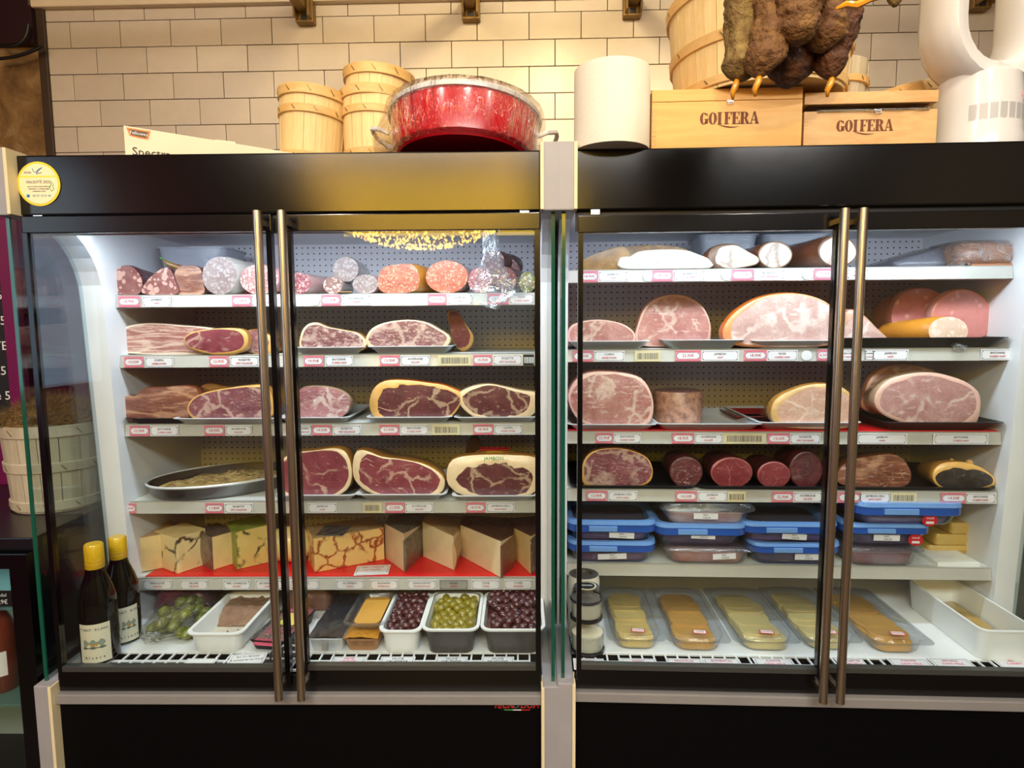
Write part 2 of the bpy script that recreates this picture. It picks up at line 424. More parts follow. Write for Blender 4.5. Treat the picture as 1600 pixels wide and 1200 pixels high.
t = topbuild(MB().tube([(-.012, 0, 0), (.012, 0, 0)], .004).tube([(-.012 + .009 * math.cos(a / 8 * 2 * pi), 0, .009 * math.sin(a / 8 * 2 * pi)) for a in range(9)], .002, 6),
    'brass_key', M('brass', '#b08a3a', .3, 1), 'small brass key hanging on the purple panelling behind the side glass', 'key', Wl, hk)
# two black cables looping under the dark lintel
for (a, b, c, lab) in (((-5, 70), (42, 82), (45, 38), 'black cable with a tight loop under the dark lintel'), ((-5, 92), (35, 90), (66, 72), 'lower black cable sagging to the bronze corner trim')):
    pts = [Wl.p(x, y, -.05) for x, y in (a, b, c)]
    path = [(pts[0] * (1-t)**2 + pts[1] * 2*t*(1-t) * 1.0 + pts[2] * t*t) - pts[0] for t in [i / 12 for i in range(13)]]
    topbuild(MB().tube(path, .006), 'power_cable', black_matte, lab, 'cable', Wl, pts[0], smooth=True)

# ---------------------------------------------------------------- the two glass-door refrigerators
YS, YB = .29, .70        # shelf front, perforated back
ZT, ZH = L.p(440, 238.5, 0).z, L.p(440, 333, 0).z
ZD = L.p(640, 1043, .03).z
LX0, LX1 = L.p(28, 290, 0).x, L.p(845, 290, 0).x
RX0 = R.p(900, 280, 0).x; RX1 = RX0 + (LX1 - LX0)
ZSL = [L.p(500, y, YS).z for y in (459, 553.5, 661, 782, 901.5)]
ZSR = [R.p(1100, y, YS).z for y in (420, 545, 673.6, 764, 881)]
ZDR = R.p(1100, 1047, .03).z
def fridge(fr, x0, x1, zs, zd, label, dl, dr, hl, hr, zt, zh, ysc, il, ir):
    """dl/dr: x-extent of the two sliding doors; hl/hr: x of the handles"""
    t = thing('display_refrigerator', label, 'refrigerator', fr, Vector(((x0 + x1) / 2, 0, 0))); ox = (x0 + x1) / 2
    X0, X1 = x0 - ox, x1 - ox; TH_ = .042
    zc = zh + .03                                    # inner ceiling
    zb0, zb1 = ysc(1062), ysc(1080)                  # bottom of the doors, top of the grey rail
    zr1 = ysc(1095)
    MB().box(X0, X1, 0, .05, zh, zt, .004).box(X0, X1, .05, .80, zc, zt - .01).build('header', black_gloss, t)
    MB().box(X0, X1, .014, .028, zh - .045, zh + .002).build('gap_light_block', black_matte, t)  # black strip added to stop lamp light leaking through the door gap
    MB().box(X0, X1, .03, YB + .06, zc - .012, zc).build('inner_ceiling', white_abs, t)
    MB().box(X0, X1, YB + .004, YB + .08, zd - .06, zc).build('insulated_back', white_abs, t)
    MB().box(X0, X1, YB, YB + .004, zd, zc - .012).build('perforated_back_panel', peg_m, t)
    for sgn, xa in ((-1, X0 - TH_ + .03), (1, X1 - .03)):
        lo, hi = (X0 - .036, X0 + il) if sgn < 0 else (X1 - ir, X1 + .036)
        # insulated white side with the rounded cut-out at its upper front
        poly = [(YB + .08, zd - .06), (YB + .08, zc), (.03, zc), (.03, zc - .022)]
        for k in range(9):
            a = pi/2 * k / 8; poly.append((.03 + .20 * math.sin(a) + .0, zc - .022 - .20 * (1 - math.cos(a))))
        poly += [(.27, zd + .10), (.28, zd - .06)]
        MB().prism(poly, lambda p: (lo, p[0], p[1]), lambda p: (hi, p[0], p[1])).build('side_panel', white_abs, t)
        gx = X0 - .033 if sgn < 0 else X1 + .025
        gp = MB().box(gx, gx + .008, .0, .268, zb1 + .0, zh + .05).build('side_glass', glass_side, t)
        MB().box(gx - .0005, gx + .0085, -.004, 0, zb1, zh + .05).build('glass_edge', glass_edge, gp)
        # grey end cheeks above and below the glass
        c0, c1 = (X0 - TH_ - .002, X0 - .002) if sgn < 0 else (X1 + .002, X1 + TH_ + .002)
        for za, zb in ((zh - .004, zt + .012), (0.0, zb1 + .03)):
            ck = MB().box(c0, c1, -.028, .80, za, zb, .003).build('end_cheek', grey_cheek, t)
            e = c1 if sgn < 0 else c0
            MB().box(e - .004, e + .004, -.031, .03, za + .002, zb - .002, .001).build('cheek_warm_edge', warm_lit_edge, ck)  # strip coloured as the warm-lit inner side of the cheek
    S0, S1 = X0 + il + .002, X1 - ir - .002
    for i, z in enumerate(zs):
        sh = MB().box(S0, S1, YS + .006, YB, z - .004, z).box(S0, S1, YS + .002, YS + .008, z - .036, z).build('shelf', white_shelf, t)
        MB().prism([(YS + .002, z - .038), (YS - .010, z - .036), (YS - .004, z - .003), (YS - .005, z), (YS + .002, z)],
                   lambda p: (S0, p[0], p[1]), lambda p: (S1, p[0], p[1])).build('price_rail', rail_plastic, sh)
        for sx_ in (S0 + .002, S1 - .006):
            MB().prism([(YS + .02, z - .006), (YB, z - .006), (YB, z - .07), (YB - .08, z - .06)],
                       lambda p: (sx_, p[0], p[1]), lambda p: (sx_ + .003, p[0], p[1])).build('bracket', white_shelf, sh)
    MB().box(X0, X1, .108, YB, zd - .006, zd).build('deck', white_abs, t)
    g = MB(); n = 38
    for k in range(n + 1):
        x = X0 + .03 + (X1 - X0 - .06) * k / n; g.box(x - .0022, x + .0022, .012, .108, zd - .004, zd)
    for y in (.022, .064, .106): g.box(X0 + .03, X1 - .03, y - .0025, y + .0025, zd - .005, zd - .0005)
    g.build('deck_grid', white_abs, t)
    MB().box(X0, X1, .004, .11, zd - .09, zd - .085).box(X0, X1, .106, .11, zd - .09, zd - .006).box(X0, X1, .0, .006, zd - .09, zd - .004).build('air_intake_duct', black_matte, t)
    MB().box(X0, X1, .012, .62, .10, zb0 - .03).build('base_body', black_matte, t)
    MB().box(X0, X1, -.018, .02, zr1, zb1, .003).build('base_rail', grey_metal, t)
    MB().box(X0, X1, -.004, .012, .12, zr1).build('kick_panel', black_kick, t)
    MB().box(X0 + .04, X1 - .04, .05, .6, 0, .10).build('plinth', black_matte, t)
    for x, y in ((X0 + .08, .1), (X1 - .08, .1)): pass
    lt = MB().tube([(X0 + .05, .075, zc - .028), (X1 - .05, .075, zc - .028)], .011, 10).build('light_tube', led_emit, t, True)
    MB().box(X0 + .04, X1 - .04, .068, .084, zc - .02, zc - .012).build('lamp_holder', white_abs, lt)
    zdt, zdb = ysc(336), zb0 - .012
    for k, ((a, b), hx, yo) in enumerate(((dl, hl, -.004), (dr, hr, .004))):
        a -= ox; b -= ox; y0, y1 = -.012 + yo, .006 + yo
        s0, s1 = (.012, .013); tr, br = .040, .042
        d = MB().box(a, b, y0, y1, zdt - tr, zdt, .002).box(a, b, y0, y1, zdb, zdb + br, .002).box(a, a + s0, y0, y1, zdb + br, zdt - tr).box(b - s1, b, y0, y1, zdb + br, zdt - tr).build('sliding_door', black_paint, t)
        MB().box(a + s0, b - s1, y0 + .005, y0 + .009, zdb + br, zdt - tr).build('glass_pane', glass_clear, d)
        MB().box(a + s0, b - s1, y0 - .001, y1, zdb + br, zdb + br + .014, .001).build('lower_sash', M('dark_aluminium', '#5d605e', .35, .7), d)
        hx -= ox; zt_, zb_ = ysc(329, -.052), ysc(1093, -.052)
        MB().tube([(hx, -.052, zb_), (hx, -.052, zt_)], .0105, 14).box(hx - .006, hx + .006, -.05, y0, zb_ + .02, zb_ + .032).box(hx - .006, hx + .006, -.05, y0, zt_ - .03, zt_ - .018).build('handle', steel, d, True)
    for x in (X0 + .035, X1 - .05):
        MB().box(x, x + .022, -.006, .01, zh - .012, zh, .001).build('door_roller', M('bright_metal', '#d8d8d8', .25, 1), t)
    l = area('refrigerator_light', fr.M @ Vector((ox, .12, zc - .045)), (0, 0, fr.rz), X1 - X0 - .1, .05, LEDP, COOL, 165)
    l.rotation_euler = (math.radians(20), 0, fr.rz)
    return t, ox
LEDP = 5.6
yl = lambda y, Y=0: L.p(440, y, Y).z
yr = lambda y, Y=0: R.p(1100, y, Y).z
fl, oxl = fridge(L, LX0, LX1, ZSL, ZD, 'black glass-door display refrigerator of dry-cured hams and cheeses, yellow round sticker on its header',
    (L.p(41, 345, 0).x, L.p(438, 600, 0).x), (L.p(452, 400, 0).x - .004, L.p(844, 500, 0).x), L.p(402, 340, -.052).x, L.p(440, 340, -.052).x, ZT, ZH, yl, .03, -.008)
fr_, oxr = fridge(R, RX0, RX1, ZSR, ZDR, 'black glass-door display refrigerator of cooked hams and blue-lidded boxes, nothing stuck on its header',
    (R.p(903, 345, 0).x, R.p(1311, 350, 0).x), (R.p(1313, 350, 0).x, RX1 - .003), R.p(1320, 330, -.052).x, R.p(1349, 330, -.052).x, ZT, ZH, yr, -.008, .03)

# round sticker and maker's badge on the left refrigerator
def sub(name, me, parent, loc, rot=UP): return put(name, me, parent, Matrix.Translation(loc) @ rot)
c = L.p(61, 287.5, -.0012) - Vector((oxl, 0, 0)); rad = .052
def disc(r, n=40, y0=0, y1=-.001): return MB().prism([(r * math.cos(2*pi*k/n), r * math.sin(2*pi*k/n)) for k in range(n)], lambda p: (p[0], y0, p[1]), lambda p: (p[0], y1, p[1]))
st = put('round_sticker', disc(rad).mesh('round_sticker', M('yellow_sticker', '#e8c832', .5)), fl, Matrix.Translation(c)); st['label'] = 'yellow ringed cream sticker'
put('sticker_face', disc(rad * .90, 40, -.001, -.0016).mesh('sticker_face', M('cream_sticker', '#e6dcb4', .5)), st)
def stxt(s, x, z, size, mat): put('lettering', text_mesh(s, mat, size), st, Matrix.Translation((x, -.0018, z)) @ UP)
stxt('VALIDITÉ 2025', 0, .004, .0095, ink_grey); stxt('pour toutes interventions', 0, -.006, .0052, ink_grey)
stxt('entretien ou dépannage', 0, -.0115, .0052, ink_grey); stxt('contactez nous', 0, -.017, .0052, ink_grey)
stxt('05 57 19 21 60', .006, -.028, .0072, ink_blue); stxt('FROID', -.024, .026, .006, ink_grey)
MB().tube([(x, -.002, z) for x, z in ((-.012, .036), (-.009, .028), (-.004, .027), (.004, .034), (.012, .038), (.002, .031), (-.003, .023), (.004, .025), (.010, .026))], .0008, 5).build('drawn_logo', ink_blue, st)
MB().tube([(x, -.002, z) for x, z in ((.030, -.003), (.026, -.010), (.031, -.018), (.037, -.012), (.034, -.006), (.036, -.001), (.032, .004), (.030, -.003))], .0007, 5).build('drawn_mark', ink_green, st)
MB().box(-.045, .046, -.0018, -.0015, .015, .019).build('yellow_band', M('yellow_sticker_band', '#ead64a', .5), st)
disc(.004, 12, -.0016, -.002).build('telephone_dot', ink_blue, st, M=Matrix.Translation((-.027, 0, -.028)))
c = L.p(806, 1103, -.0045) - Vector((oxl, 0, 0)); n = 28
bd = put('maker_badge', MB().prism([(.052 * math.cos(2*pi*k/n), .013 * math.sin(2*pi*k/n)) for k in range(n)], lambda p: (p[0], 0, p[1]), lambda p: (p[0], -.002, p[1])).mesh('maker_badge', black_gloss), fl, Matrix.Translation(c))
put('lettering', text_mesh('TECN   DOM', M('red_badge_ink', '#d8201c', .4), .0205, .25), bd, Matrix.Translation((0, -.0024, .002)) @ UP)
put('lettering', text_mesh('O', ink_grey, .0215, .25), bd, Matrix.Translation((-.001, -.0024, .002)) @ UP)
for x0_, x1_, m_ in ((-.03, -.008, ink_green), (-.008, .014, ink_white), (.014, .036, M('red_stripe', '#c81c1c', .4))):
    MB().box(x0_, x1_, -.0024, -.002, -.0105, -.0085).build('stripe', m_, bd)
# ---------------------------------------------------------------- things standing on the refrigerators
ZTOP = ZT - .008
def bucket(label, fr, loc, rt, rb, h, hoops, mat=None, hoopmat=None, ns=18, rot=(0, 0, 0), group='chip-wood baskets', name='wooden_basket'):
    mat = mat or wood_bucket; hoopmat = hoopmat or wood_hoop
    from mathutils import Euler
    t = thing(name, label, 'basket', fr, loc, group, rot=Euler(rot))
    r = lambda z: rb + (rt - rb) * z / h
    m = MB(); a = pi / ns * .97; th = .004
    rings = []
    for z in (0, h * .5, h):
        q = r(z); rings.append([(q * math.cos(b), q * math.sin(b), z) for b in (-a, 0, a)] + [((q - th) * math.cos(b), (q - th) * math.sin(b), z) for b in (a, 0, -a)])
    me = m.loft(rings).mesh('slat', mat)
    for k in range(ns): put('slat', me, t, Matrix.Rotation(2*pi*k/ns + .1, 4, 'Z') @ Matrix.Translation((rnd.uniform(-.001, .001), 0, 0)))
    MB().lathe([(.001, .006), (r(0) - .004, .006), (r(0) - .004, .012), (.001, .012)], 24).build('bottom_board', mat, t)
    for z, hh in hoops:
        q0, q1 = r(z) + .0005, r(z + hh) + .0005; o = .005
        hp = MB().lathe([(q0, z), (q0 + o, z + .002), (q1 + o, z + hh - .002), (q1, z + hh), (q0, z)], 40).build('hoop', hoopmat, t, 30)
        s = MB()
        for k in range(10):
            an = 2*pi*k/10 + z * 9; qm = (q0 + q1) / 2 + o
            s.box(-.0006, .001, -.0012, .0012, -hh * .3, hh * .3, M=Matrix.Rotation(an, 4, 'Z') @ Matrix.Translation((qm, 0, z + hh/2)) @ Matrix.Rotation(.7, 4, 'X'))
        tag(s.build('staples', bronze, hp), kind='stuff')
    return t
yb = .33
b0 = L.p(483, 237, yb); b0.z = ZTOP
sc_ = (L.p(530, 190, yb).x - L.p(420, 190, yb).x)
hb0 = L.p(470, 124, yb - .11).z - ZTOP; hb1 = L.p(580, 89, yb - .11).z - ZTOP
bucket('single pale chip-wood basket, lower and leftmost of the baskets on the left refrigerator', L, b0, sc_ * .475, sc_ * .40, hb0, ((.052, .03), (hb0 * .70, .024), (hb0 - .03, .03)), rot=(0, .085, .3))
b1 = L.p(586, 237, yb + .01); b1.z = ZTOP
bucket('lower of two nested chip-wood baskets beside the red casserole', L, b1, sc_ * .49, sc_ * .41, hb0, ((.060, .03), (hb0 * .70, .024), (hb0 - .03, .03)), rot=(0, .05, 1.1))
bucket('upper of two nested chip-wood baskets, its rim the tallest of the pair', L, b1 + Vector((.004, 0, hb1 - hb0)), sc_ * .475, sc_ * .375, hb0, ((hb0 - .03, .03),), rot=(0, .055, .2))
b2 = L.p(697, 160, .60); b2.z = ZTOP
bucket('chip-wood basket hidden behind the red casserole with only its rim showing', L, b2, .115, .10, L.p(697, 143, .5).z - ZTOP, ((.01, .028), (L.p(697, 143, .5).z - ZTOP - .03, .03)))

# red casserole wrapped in film
cY = .17; c = L.p(725, 236, cY); c.z = ZTOP + .022
hw = (L.p(843, 200, cY).x - L.p(606, 200, cY).x) / 2
from mathutils import Euler
pt = thing('casserole', 'red enamel casserole wrapped in crinkled cling film on the left refrigerator', 'pot', L, c, rot=Euler((-.14, .03, 0)))
red_enamel = M('red_enamel', '#c4061f', .2, coat=.6, var=.1, vscale=5)
hp = .108
MB().lathe([(.001, .0), (hw * .86, 0), (hw * .93, .012), (hw * .975, hp * .9), (hw * .975, hp), (hw * .95, hp), (hw * .94, hp * .9), (hw * .9, .014), (.001, .008)], 56).build('pot_body', red_enamel, pt, 40)
MB().lathe([(hw * .955, hp - .002), (hw * 1.01, hp - .002), (hw * 1.02, hp + .005), (hw * 1.0, hp + .012), (hw * .95, hp + .010), (hw * .955, hp - .002)], 56).build('rim', tray_steel, pt, True)
for s in (-1, 1):
    x = s * hw
    MB().tube([(x * .96, -.045, hp * .52), (x * 1.08, -.05, hp * .60), (x * 1.2, -.03, hp * .70), (x * 1.22, .0, hp * .72), (x * 1.2, .03, hp * .70), (x * 1.08, .05, hp * .60), (x * .96, .045, hp * .52)], .006, 8).build('handle', tray_steel, pt, True)
m = MB(); rings = []
for z, q in ((.004, .90), (.02, .975), (hp * .5, 1.0), (hp, 1.045), (hp + .016, 1.03), (hp + .018, .8), (hp + .006, .3), (hp + .004, .02)):
    ring = []
    for k in range(64):
        a = 2*pi*k/64; d = Vector((math.cos(a), math.sin(a), 0))
        ex = 1 + .015 * noise.noise(Vector((d.x * 9, d.y * 9, z * 60))) + (.2 * max(0, -d.x) ** 14 if z < hp * .9 and z > .01 else 0) + .02
        ring.append((hw * q * ex * d.x, hw * q * ex * d.y, z))
    rings.append(ring)
m.loft(rings).build('cling_film', glass('clear_wrap', '#fcfcfc', .05, 1.45, 2.0, .8, .006, '#ffffff', (3.2, 3.2, .5), 11), pt, 'all')

# paper roll overhanging the front edge of the right refrigerator
pr = R.p(955, 232, .03); pr.z = ZT + .001
rr_ = (R.p(1014, 190, .03).x - R.p(897, 190, .03).x) / 2; ph = R.p(955, 87, .03 - rr_).z - pr.z
roll = thing('paper_towel_roll', 'thick white paper towel roll standing on the right refrigerator', 'paper roll', R, pr)
MB().lathe([(.022, 0), (rr_, 0), (rr_ * 1.003, .004), (rr_ * 1.003, ph - .004), (rr_, ph), (.022, ph), (.022, 0)], 48).build('paper', M('soft_white_paper', '#dedace', .85, bump=.12, bscale=180), roll, 40)
MB().lathe([(.019, 0.001), (.0218, 0.001), (.0218, ph - .001), (.019, ph - .001), (.019, 0.001)], 24).build('core', M('brown_cardboard', '#8a6a44', .8), roll, 40)
fl_ = MB()
ra = math.radians(8)
for k in range(1): pass
n_ = 8
rings = []
for k in range(n_ + 1):
    f = k / n_; a = -.15 + .55 * f; q = rr_ * 1.004 + .018 * f * f
    rings.append([(q * math.cos(a), q * math.sin(a), .012), (q * math.cos(a), q * math.sin(a), ph * (1 - .25 * f)), ((q - .0008) * math.cos(a), (q - .0008) * math.sin(a), ph * (1 - .25 * f)), ((q - .0008) * math.cos(a), (q - .0008) * math.sin(a), .012)])
fl_.loft(rings).build('loose_sheet', paper, roll, 40)

# two wooden crates with burnt-in lettering
def glyphs():
    """condensed high-contrast capitals drawn as polygons: letter -> (advance, list of polygons)"""
    T, t = .21, .05
    def bx(x0, x1, y0, y1): return [(x0, y0), (x1, y0), (x1, y1), (x0, y1)]
    def arc(cx, cy, rx, ry, a0, a1, wo, n=10):
        """band that is fat at its sides and thin at top and bottom"""
        o = [(cx + rx * math.cos(a), cy + ry * math.sin(a)) for a in [math.radians(a0 + (a1 - a0) * k / n) for k in range(n + 1)]]
        i = [(cx + (rx - wo) * math.cos(a), cy + (ry - t) * math.sin(a)) for a in [math.radians(a0 + (a1 - a0) * k / n) for k in range(n + 1)]]
        return [[o[k], o[k+1], i[k+1], i[k]] for k in range(n)]
    g = {}
    g['G'] = (.64, arc(.31, .5, .29, .5, 40, 330, T) + [bx(.40, .60, .08, .46), bx(.34, .66, .42, .47), bx(.50, .57, .70, .92)])
    g['O'] = (.66, arc(.32, .5, .30, .5, 0, 360, T, 20))
    g['L'] = (.50, [bx(.06, .06 + T, 0, 1), bx(0, .36, .95, 1), bx(0, .34, 0, .05)])
    g['F'] = (.56, [bx(.06, .06 + T, 0, 1), bx(0, .54, .95, 1), bx(0, .36, 0, .05), bx(.47, .54, .74, .96), bx(.2, .40, .48, .53), bx(.36, .42, .40, .62)])
    g['E'] = (.60, [bx(.06, .06 + T, 0, 1), bx(0, .54, .95, 1), bx(0, .56, 0, .05), bx(.47, .54, .74, .96), bx(.2, .40, .48, .53), bx(.36, .42, .40, .62), bx(.50, .57, .03, .27)])
    g['R'] = (.68, [bx(.06, .06 + T, 0, 1), bx(0, .34, .95, 1), bx(0, .36, 0, .05), bx(.2, .36, .48, .53)] + arc(.32, .74, .27, .26, -90, 90, T) + [[(.32, .5), (.46, .5), (.66, .0), (.46, .0)], bx(.44, .68, 0, .05)])
    g['A'] = (.70, [[(.30, 1), (.42, 1), (.66, 0), (.46, 0)], [(.30, 1), (.37, 1), (.14, 0), (.08, 0)], bx(.17, .52, .28, .33), bx(0, .24, 0, .05), bx(.40, .70, 0, .05)])
    return g
def brand_mesh(word, h, mat):
    g = glyphs(); m = MB(); x = 0; e = .0006
    for ch in word:
        adv, polys = g[ch]
        for p in polys: m.prism([(x + a * h, b * h) for a, b in p], lambda q: (q[0], 0, q[1]), lambda q: (q[0], -e, q[1]))
        if ch == 'L':                                       # the swash under the L
            pts = []
            up_, lo_ = [], []
            for k in range(11):
                f = k / 10; xx = x + (.1 + 1.45 * f) * h; yy = (-.05 - .30 * math.sin(f * 2.2) + .10 * f * f) * h
                wd = (.02 + .09 * math.sin(pi * min(1, f * 1.05))) * h
                up_.append((xx, yy + wd)); lo_.append((xx, yy))
            for k in range(10): m.prism([lo_[k], lo_[k+1], up_[k+1], up_[k]], lambda q: (q[0], 0, q[1]), lambda q: (q[0], -e, q[1]))
        x += adv * h * .98
    for v in m.b.verts: v.co.x -= x / 2
    return m.mesh('brand_lettering', mat)
def crate(label, fr, px0, px1, py1, Y, dep, mat, lid_gap, tx0, tx1, ty0, ty1, ztop=None):
    a = fr.p(px0, py1, Y); b = fr.p(px1, py1, Y); loc = Vector((a.x, Y, ZTOP)); wd = b.x - a.x; h = a.z - ZTOP; th = .011
    t = thing('wooden_crate', label, 'crate', fr, loc, 'wooden brand crates')
    hb = h - .027 - lid_gap
    MB().box(0, wd, 0, th, 0, hb, .0012).build('front_board', mat, t)
    MB().box(0, th, th, dep, 0, hb, .001).build('side_board', mat, t); MB().box(wd - th, wd, th, dep, 0, hb, .001).build('side_board', mat, t)
    MB().box(th, wd - th, dep - th, dep, 0, hb, .001).build('back_board', mat, t); MB().box(th, wd - th, th, dep - th, 0, th).build('bottom_board', mat, t)
    ld = MB().box(0, wd, 0, th, hb + lid_gap, h - .004, .001).box(0, th, th, dep, hb + lid_gap, h - .004, .001).box(wd - th, wd, th, dep, hb + lid_gap, h - .004, .001).box(0, wd, 0, dep, h - .006, h, .001).build('lid', mat, t)
    if lid_gap > .003:
        for xx in (.03, wd - .04): MB().box(xx, xx + .012, .06, dep - .02, hb - .01, hb + lid_gap + .002).build('lid_stay', mat, t)
        wv = MB(); n = 14
        rings = []
        for k in range(n + 1):
            xx = .03 + (wd - .05) * k / n; q = .004 * noise.noise(Vector((k * .8, 2, 1)))
            rings.append([(xx, -.006 + q * 2, hb - .002 + q), (xx, .03, hb + .004 + q), (xx, .03, hb + .006 + q), (xx, -.006 + q * 2, hb + .001 + q)])
        wv.loft(rings).build('wrapping_paper', film_milky, t, 'all')
    j = MB()
    for k in range(10):                                      # finger joints at the corner
        z = .01 + (hb - .02) * k / 10; j.box(.0005, .011, -.0004, .002, z, z + (hb - .02) / 20)
    j.build('finger_joint', wood_crate2, t)
    tp0, tp1 = fr.p(tx0, ty1, Y), fr.p(tx1, ty0, Y); hh = tp1.z - tp0.z
    me = brand_mesh('GOLFERA', hh, ink_brown); wcur = me.vertices; xs = [v.co.x for v in wcur]; k = (tp1.x - tp0.x) / (max(xs) - min(xs))
    put('brand_lettering', me, t, Matrix.Translation(((tp0.x + tp1.x) / 2 - loc.x, -.0003, tp0.z - ZTOP)) @ Matrix.Diagonal((k, 1, 1, 1)))
    hx = wd * (.55 if lid_gap > .003 else .52)
    MB().tube([(hx - .006, -.002, hb + .002), (hx - .006, -.006, hb - .008), (hx + .006, -.006, hb - .008), (hx + .006, -.002, hb + .002)], .0012, 6).box(hx - .008, hx + .008, -.002, 0, hb + .001 - .004, hb + .001).build('clasp', tray_steel, t)
    return t, loc, wd, h
k1, l1, w1, h1 = crate('closed golden wooden crate beside the paper roll with its lid down', R, 1019, 1255, 141, .03, .30, wood_crate, .001, 1093, 1186, 174, 195)
k2, l2, w2, h2 = crate('paler knotty wooden crate with its lid ajar, beside the white fan', R, 1258, 1467, 145, .04, .27, wood_crate2, .016, 1306, 1396, 186, 206)
# baskets on the crates
bY = .17; bb = R.p(1182, 140, bY); bb.z = l1.z + h1
rbig = R.p(1182, 70, bY).x - R.p(1047, 70, bY).x
bucket('large chip-wood basket standing on the golden crate behind the hanging sausages', R, bb, rbig * 1.03, rbig * .93, .245, ((.006, .022), (.098, .026), (.215, .030)), ns=22)
b4 = R.p(1300, 150, .30); b4.z = l2.z + h2
bucket('small whitish chip-wood basket behind the sausages on the paler crate', R, b4, .085, .078, R.p(1300, 90, .23).z - b4.z, ((.0, .022), (.09, .02)), mat=wood_white)
bs = R.p(1425, 145, .30); bs.z = ZTOP
bucket('chip-wood basket behind the paler crate with only its slanted rim showing', R, bs, .10, .09, R.p(1430, 128, .22).z - ZTOP, ((.01, .025), (.1, .022), (R.p(1430, 128, .22).z - ZTOP - .03, .028)), rot=(0, -.16, 0))

# cardboard box turned at an angle
A = L.p(193, 196, .04); ang = .45; ln = .40; hb = A.z - ZTOP
cb = thing('cardboard_box', 'white printed cardboard box turned at an angle beside the leftmost basket', 'box', L, Vector((A.x, A.y, ZTOP)), rz=ang)
cardb = M('white_printed_carton', '#d8d0b8', .6, var=.04)
hr_ = hb * .74
MB().prism([(0, 0), (ln, 0), (ln, hr_), (0, hb)], lambda p: (p[0], 0, p[1]), lambda p: (p[0], .15, p[1])).build('carton', cardb, cb)
def onbox(px, py):
    """picture point on the front face of the box -> (x, z) in its own frame"""
    d = L.ray(px, py); n_ = Vector((-math.sin(ang), math.cos(ang), 0)); o_ = Vector((A.x, A.y, ZTOP))
    p = L.o + d * ((o_ - L.o).dot(n_) / d.dot(n_)); q = p - o_
    return (q.x * math.cos(ang) + q.y * math.sin(ang), q.z)
ea, eb = onbox(197, 199), onbox(236, 217)
ex0, ex1, ez1, ez0 = ea[0], eb[0], ea[1], eb[1]; ew = ex1 - ex0; eh = ez1 - ez0; sl = -(hb - hr_) / ln
emb = MB().prism([(ex0, ez1), (ex1, ez1 + sl * ew), (ex1 - ew * .12, ez0 + sl * ew), (ex0 + ew * .5, ez0 + sl * ew * .5), (ex0 + ew * .12, ez0 + eh * .1)], lambda p: (p[0], -.0006, p[1]), lambda p: (p[0], 0, p[1])).build('orange_emblem', M('orange_print', '#c8741c', .5), cb)
MB().prism([(ex0 + ew * .1, ez1 - eh * .16), (ex1 - ew * .1, ez1 - eh * .16 + sl * ew), (ex1 - ew * .2, ez0 + eh * .16 + sl * ew), (ex0 + ew * .2, ez0 + eh * .2)], lambda p: (p[0], -.001, p[1]), lambda p: (p[0], -.0006, p[1])).build('dark_emblem', M('dark_brown_print', '#4a2a14', .5), emb)
put('lettering', text_mesh('Fellowes', ink_white, ew * .21), emb, Matrix.Translation((ex0 + ew * .5, -.0013, ez1 - eh * .5 + sl * ew * .5)) @ UP @ Matrix.Rotation(math.atan(sl), 4, 'Z'))
sa, sb = onbox(203, 235), onbox(270, 235)
put('lettering', text_mesh('Spectra', ink_black, (sb[0] - sa[0]) * .30), cb, Matrix.Translation(((sa[0] + sb[0]) / 2, -.0008, sa[1] - .002)) @ UP)
MB().box(ln * .5, ln * .62, .004, .03, hb + sl * ln * .5 - .004, hb + sl * ln * .5 + .003).build('torn_flap', cardb, cb)

# white bladeless fan
fY = .10; fb = R.p(1523, 218, fY); fb.z = ZTOP
rf = (R.p(1586, 190, fY).x - R.p(1462, 190, fY).x) / 2
white_gloss = M('white_gloss_plastic', '#cfcfd4', .22, coat=.4)
fan = thing('bladeless_fan', 'white bladeless tower fan with a looped head beside the paler crate', 'fan', R, fb, rz=.2)
ht = R.p(1523, 105, fY - rf).z - ZTOP
MB().lathe([(.001, 0), (rf * 1.03, 0), (rf * 1.03, .03), (rf * .99, .045), (rf * .97, ht * .72), (rf * .9, ht), (rf * .6, ht + .025), (.001, ht + .03)], 48).build('base', white_gloss, fan, 40)
bm_ = MB()
for k in range(9):
    a0 = -pi/2 - .95 + k * .22
    q = rf * .985
    bm_.loft([[(q * math.cos(a), q * math.sin(a), z) for z in (.062, .098)] for a in [a0 + .17 * i / 4 for i in range(5)]], False, False, closed=False)
bm_.build('label_band', M('silver_label', '#a9a9ad', .4), fan)
lgz = ht * .66
MB().tube([(rf * .985 * math.cos(a), rf * .985 * math.sin(a), lgz + .012 * math.sin(k * 1.3)) for k, a in enumerate([-pi/2 + .32 + .36 * i / 14 for i in range(15)])], .0009, 5).build('pink_mark', M('faint_pink_ink', '#c89aa4', .5), fan)
put('lettering', text_mesh('®', M('faint_pink_ink2', '#b87a88', .5), .02), fan, Matrix.Rotation(.46, 4, 'Z') @ Matrix.Translation((0, -rf * .985, lgz)) @ UP)
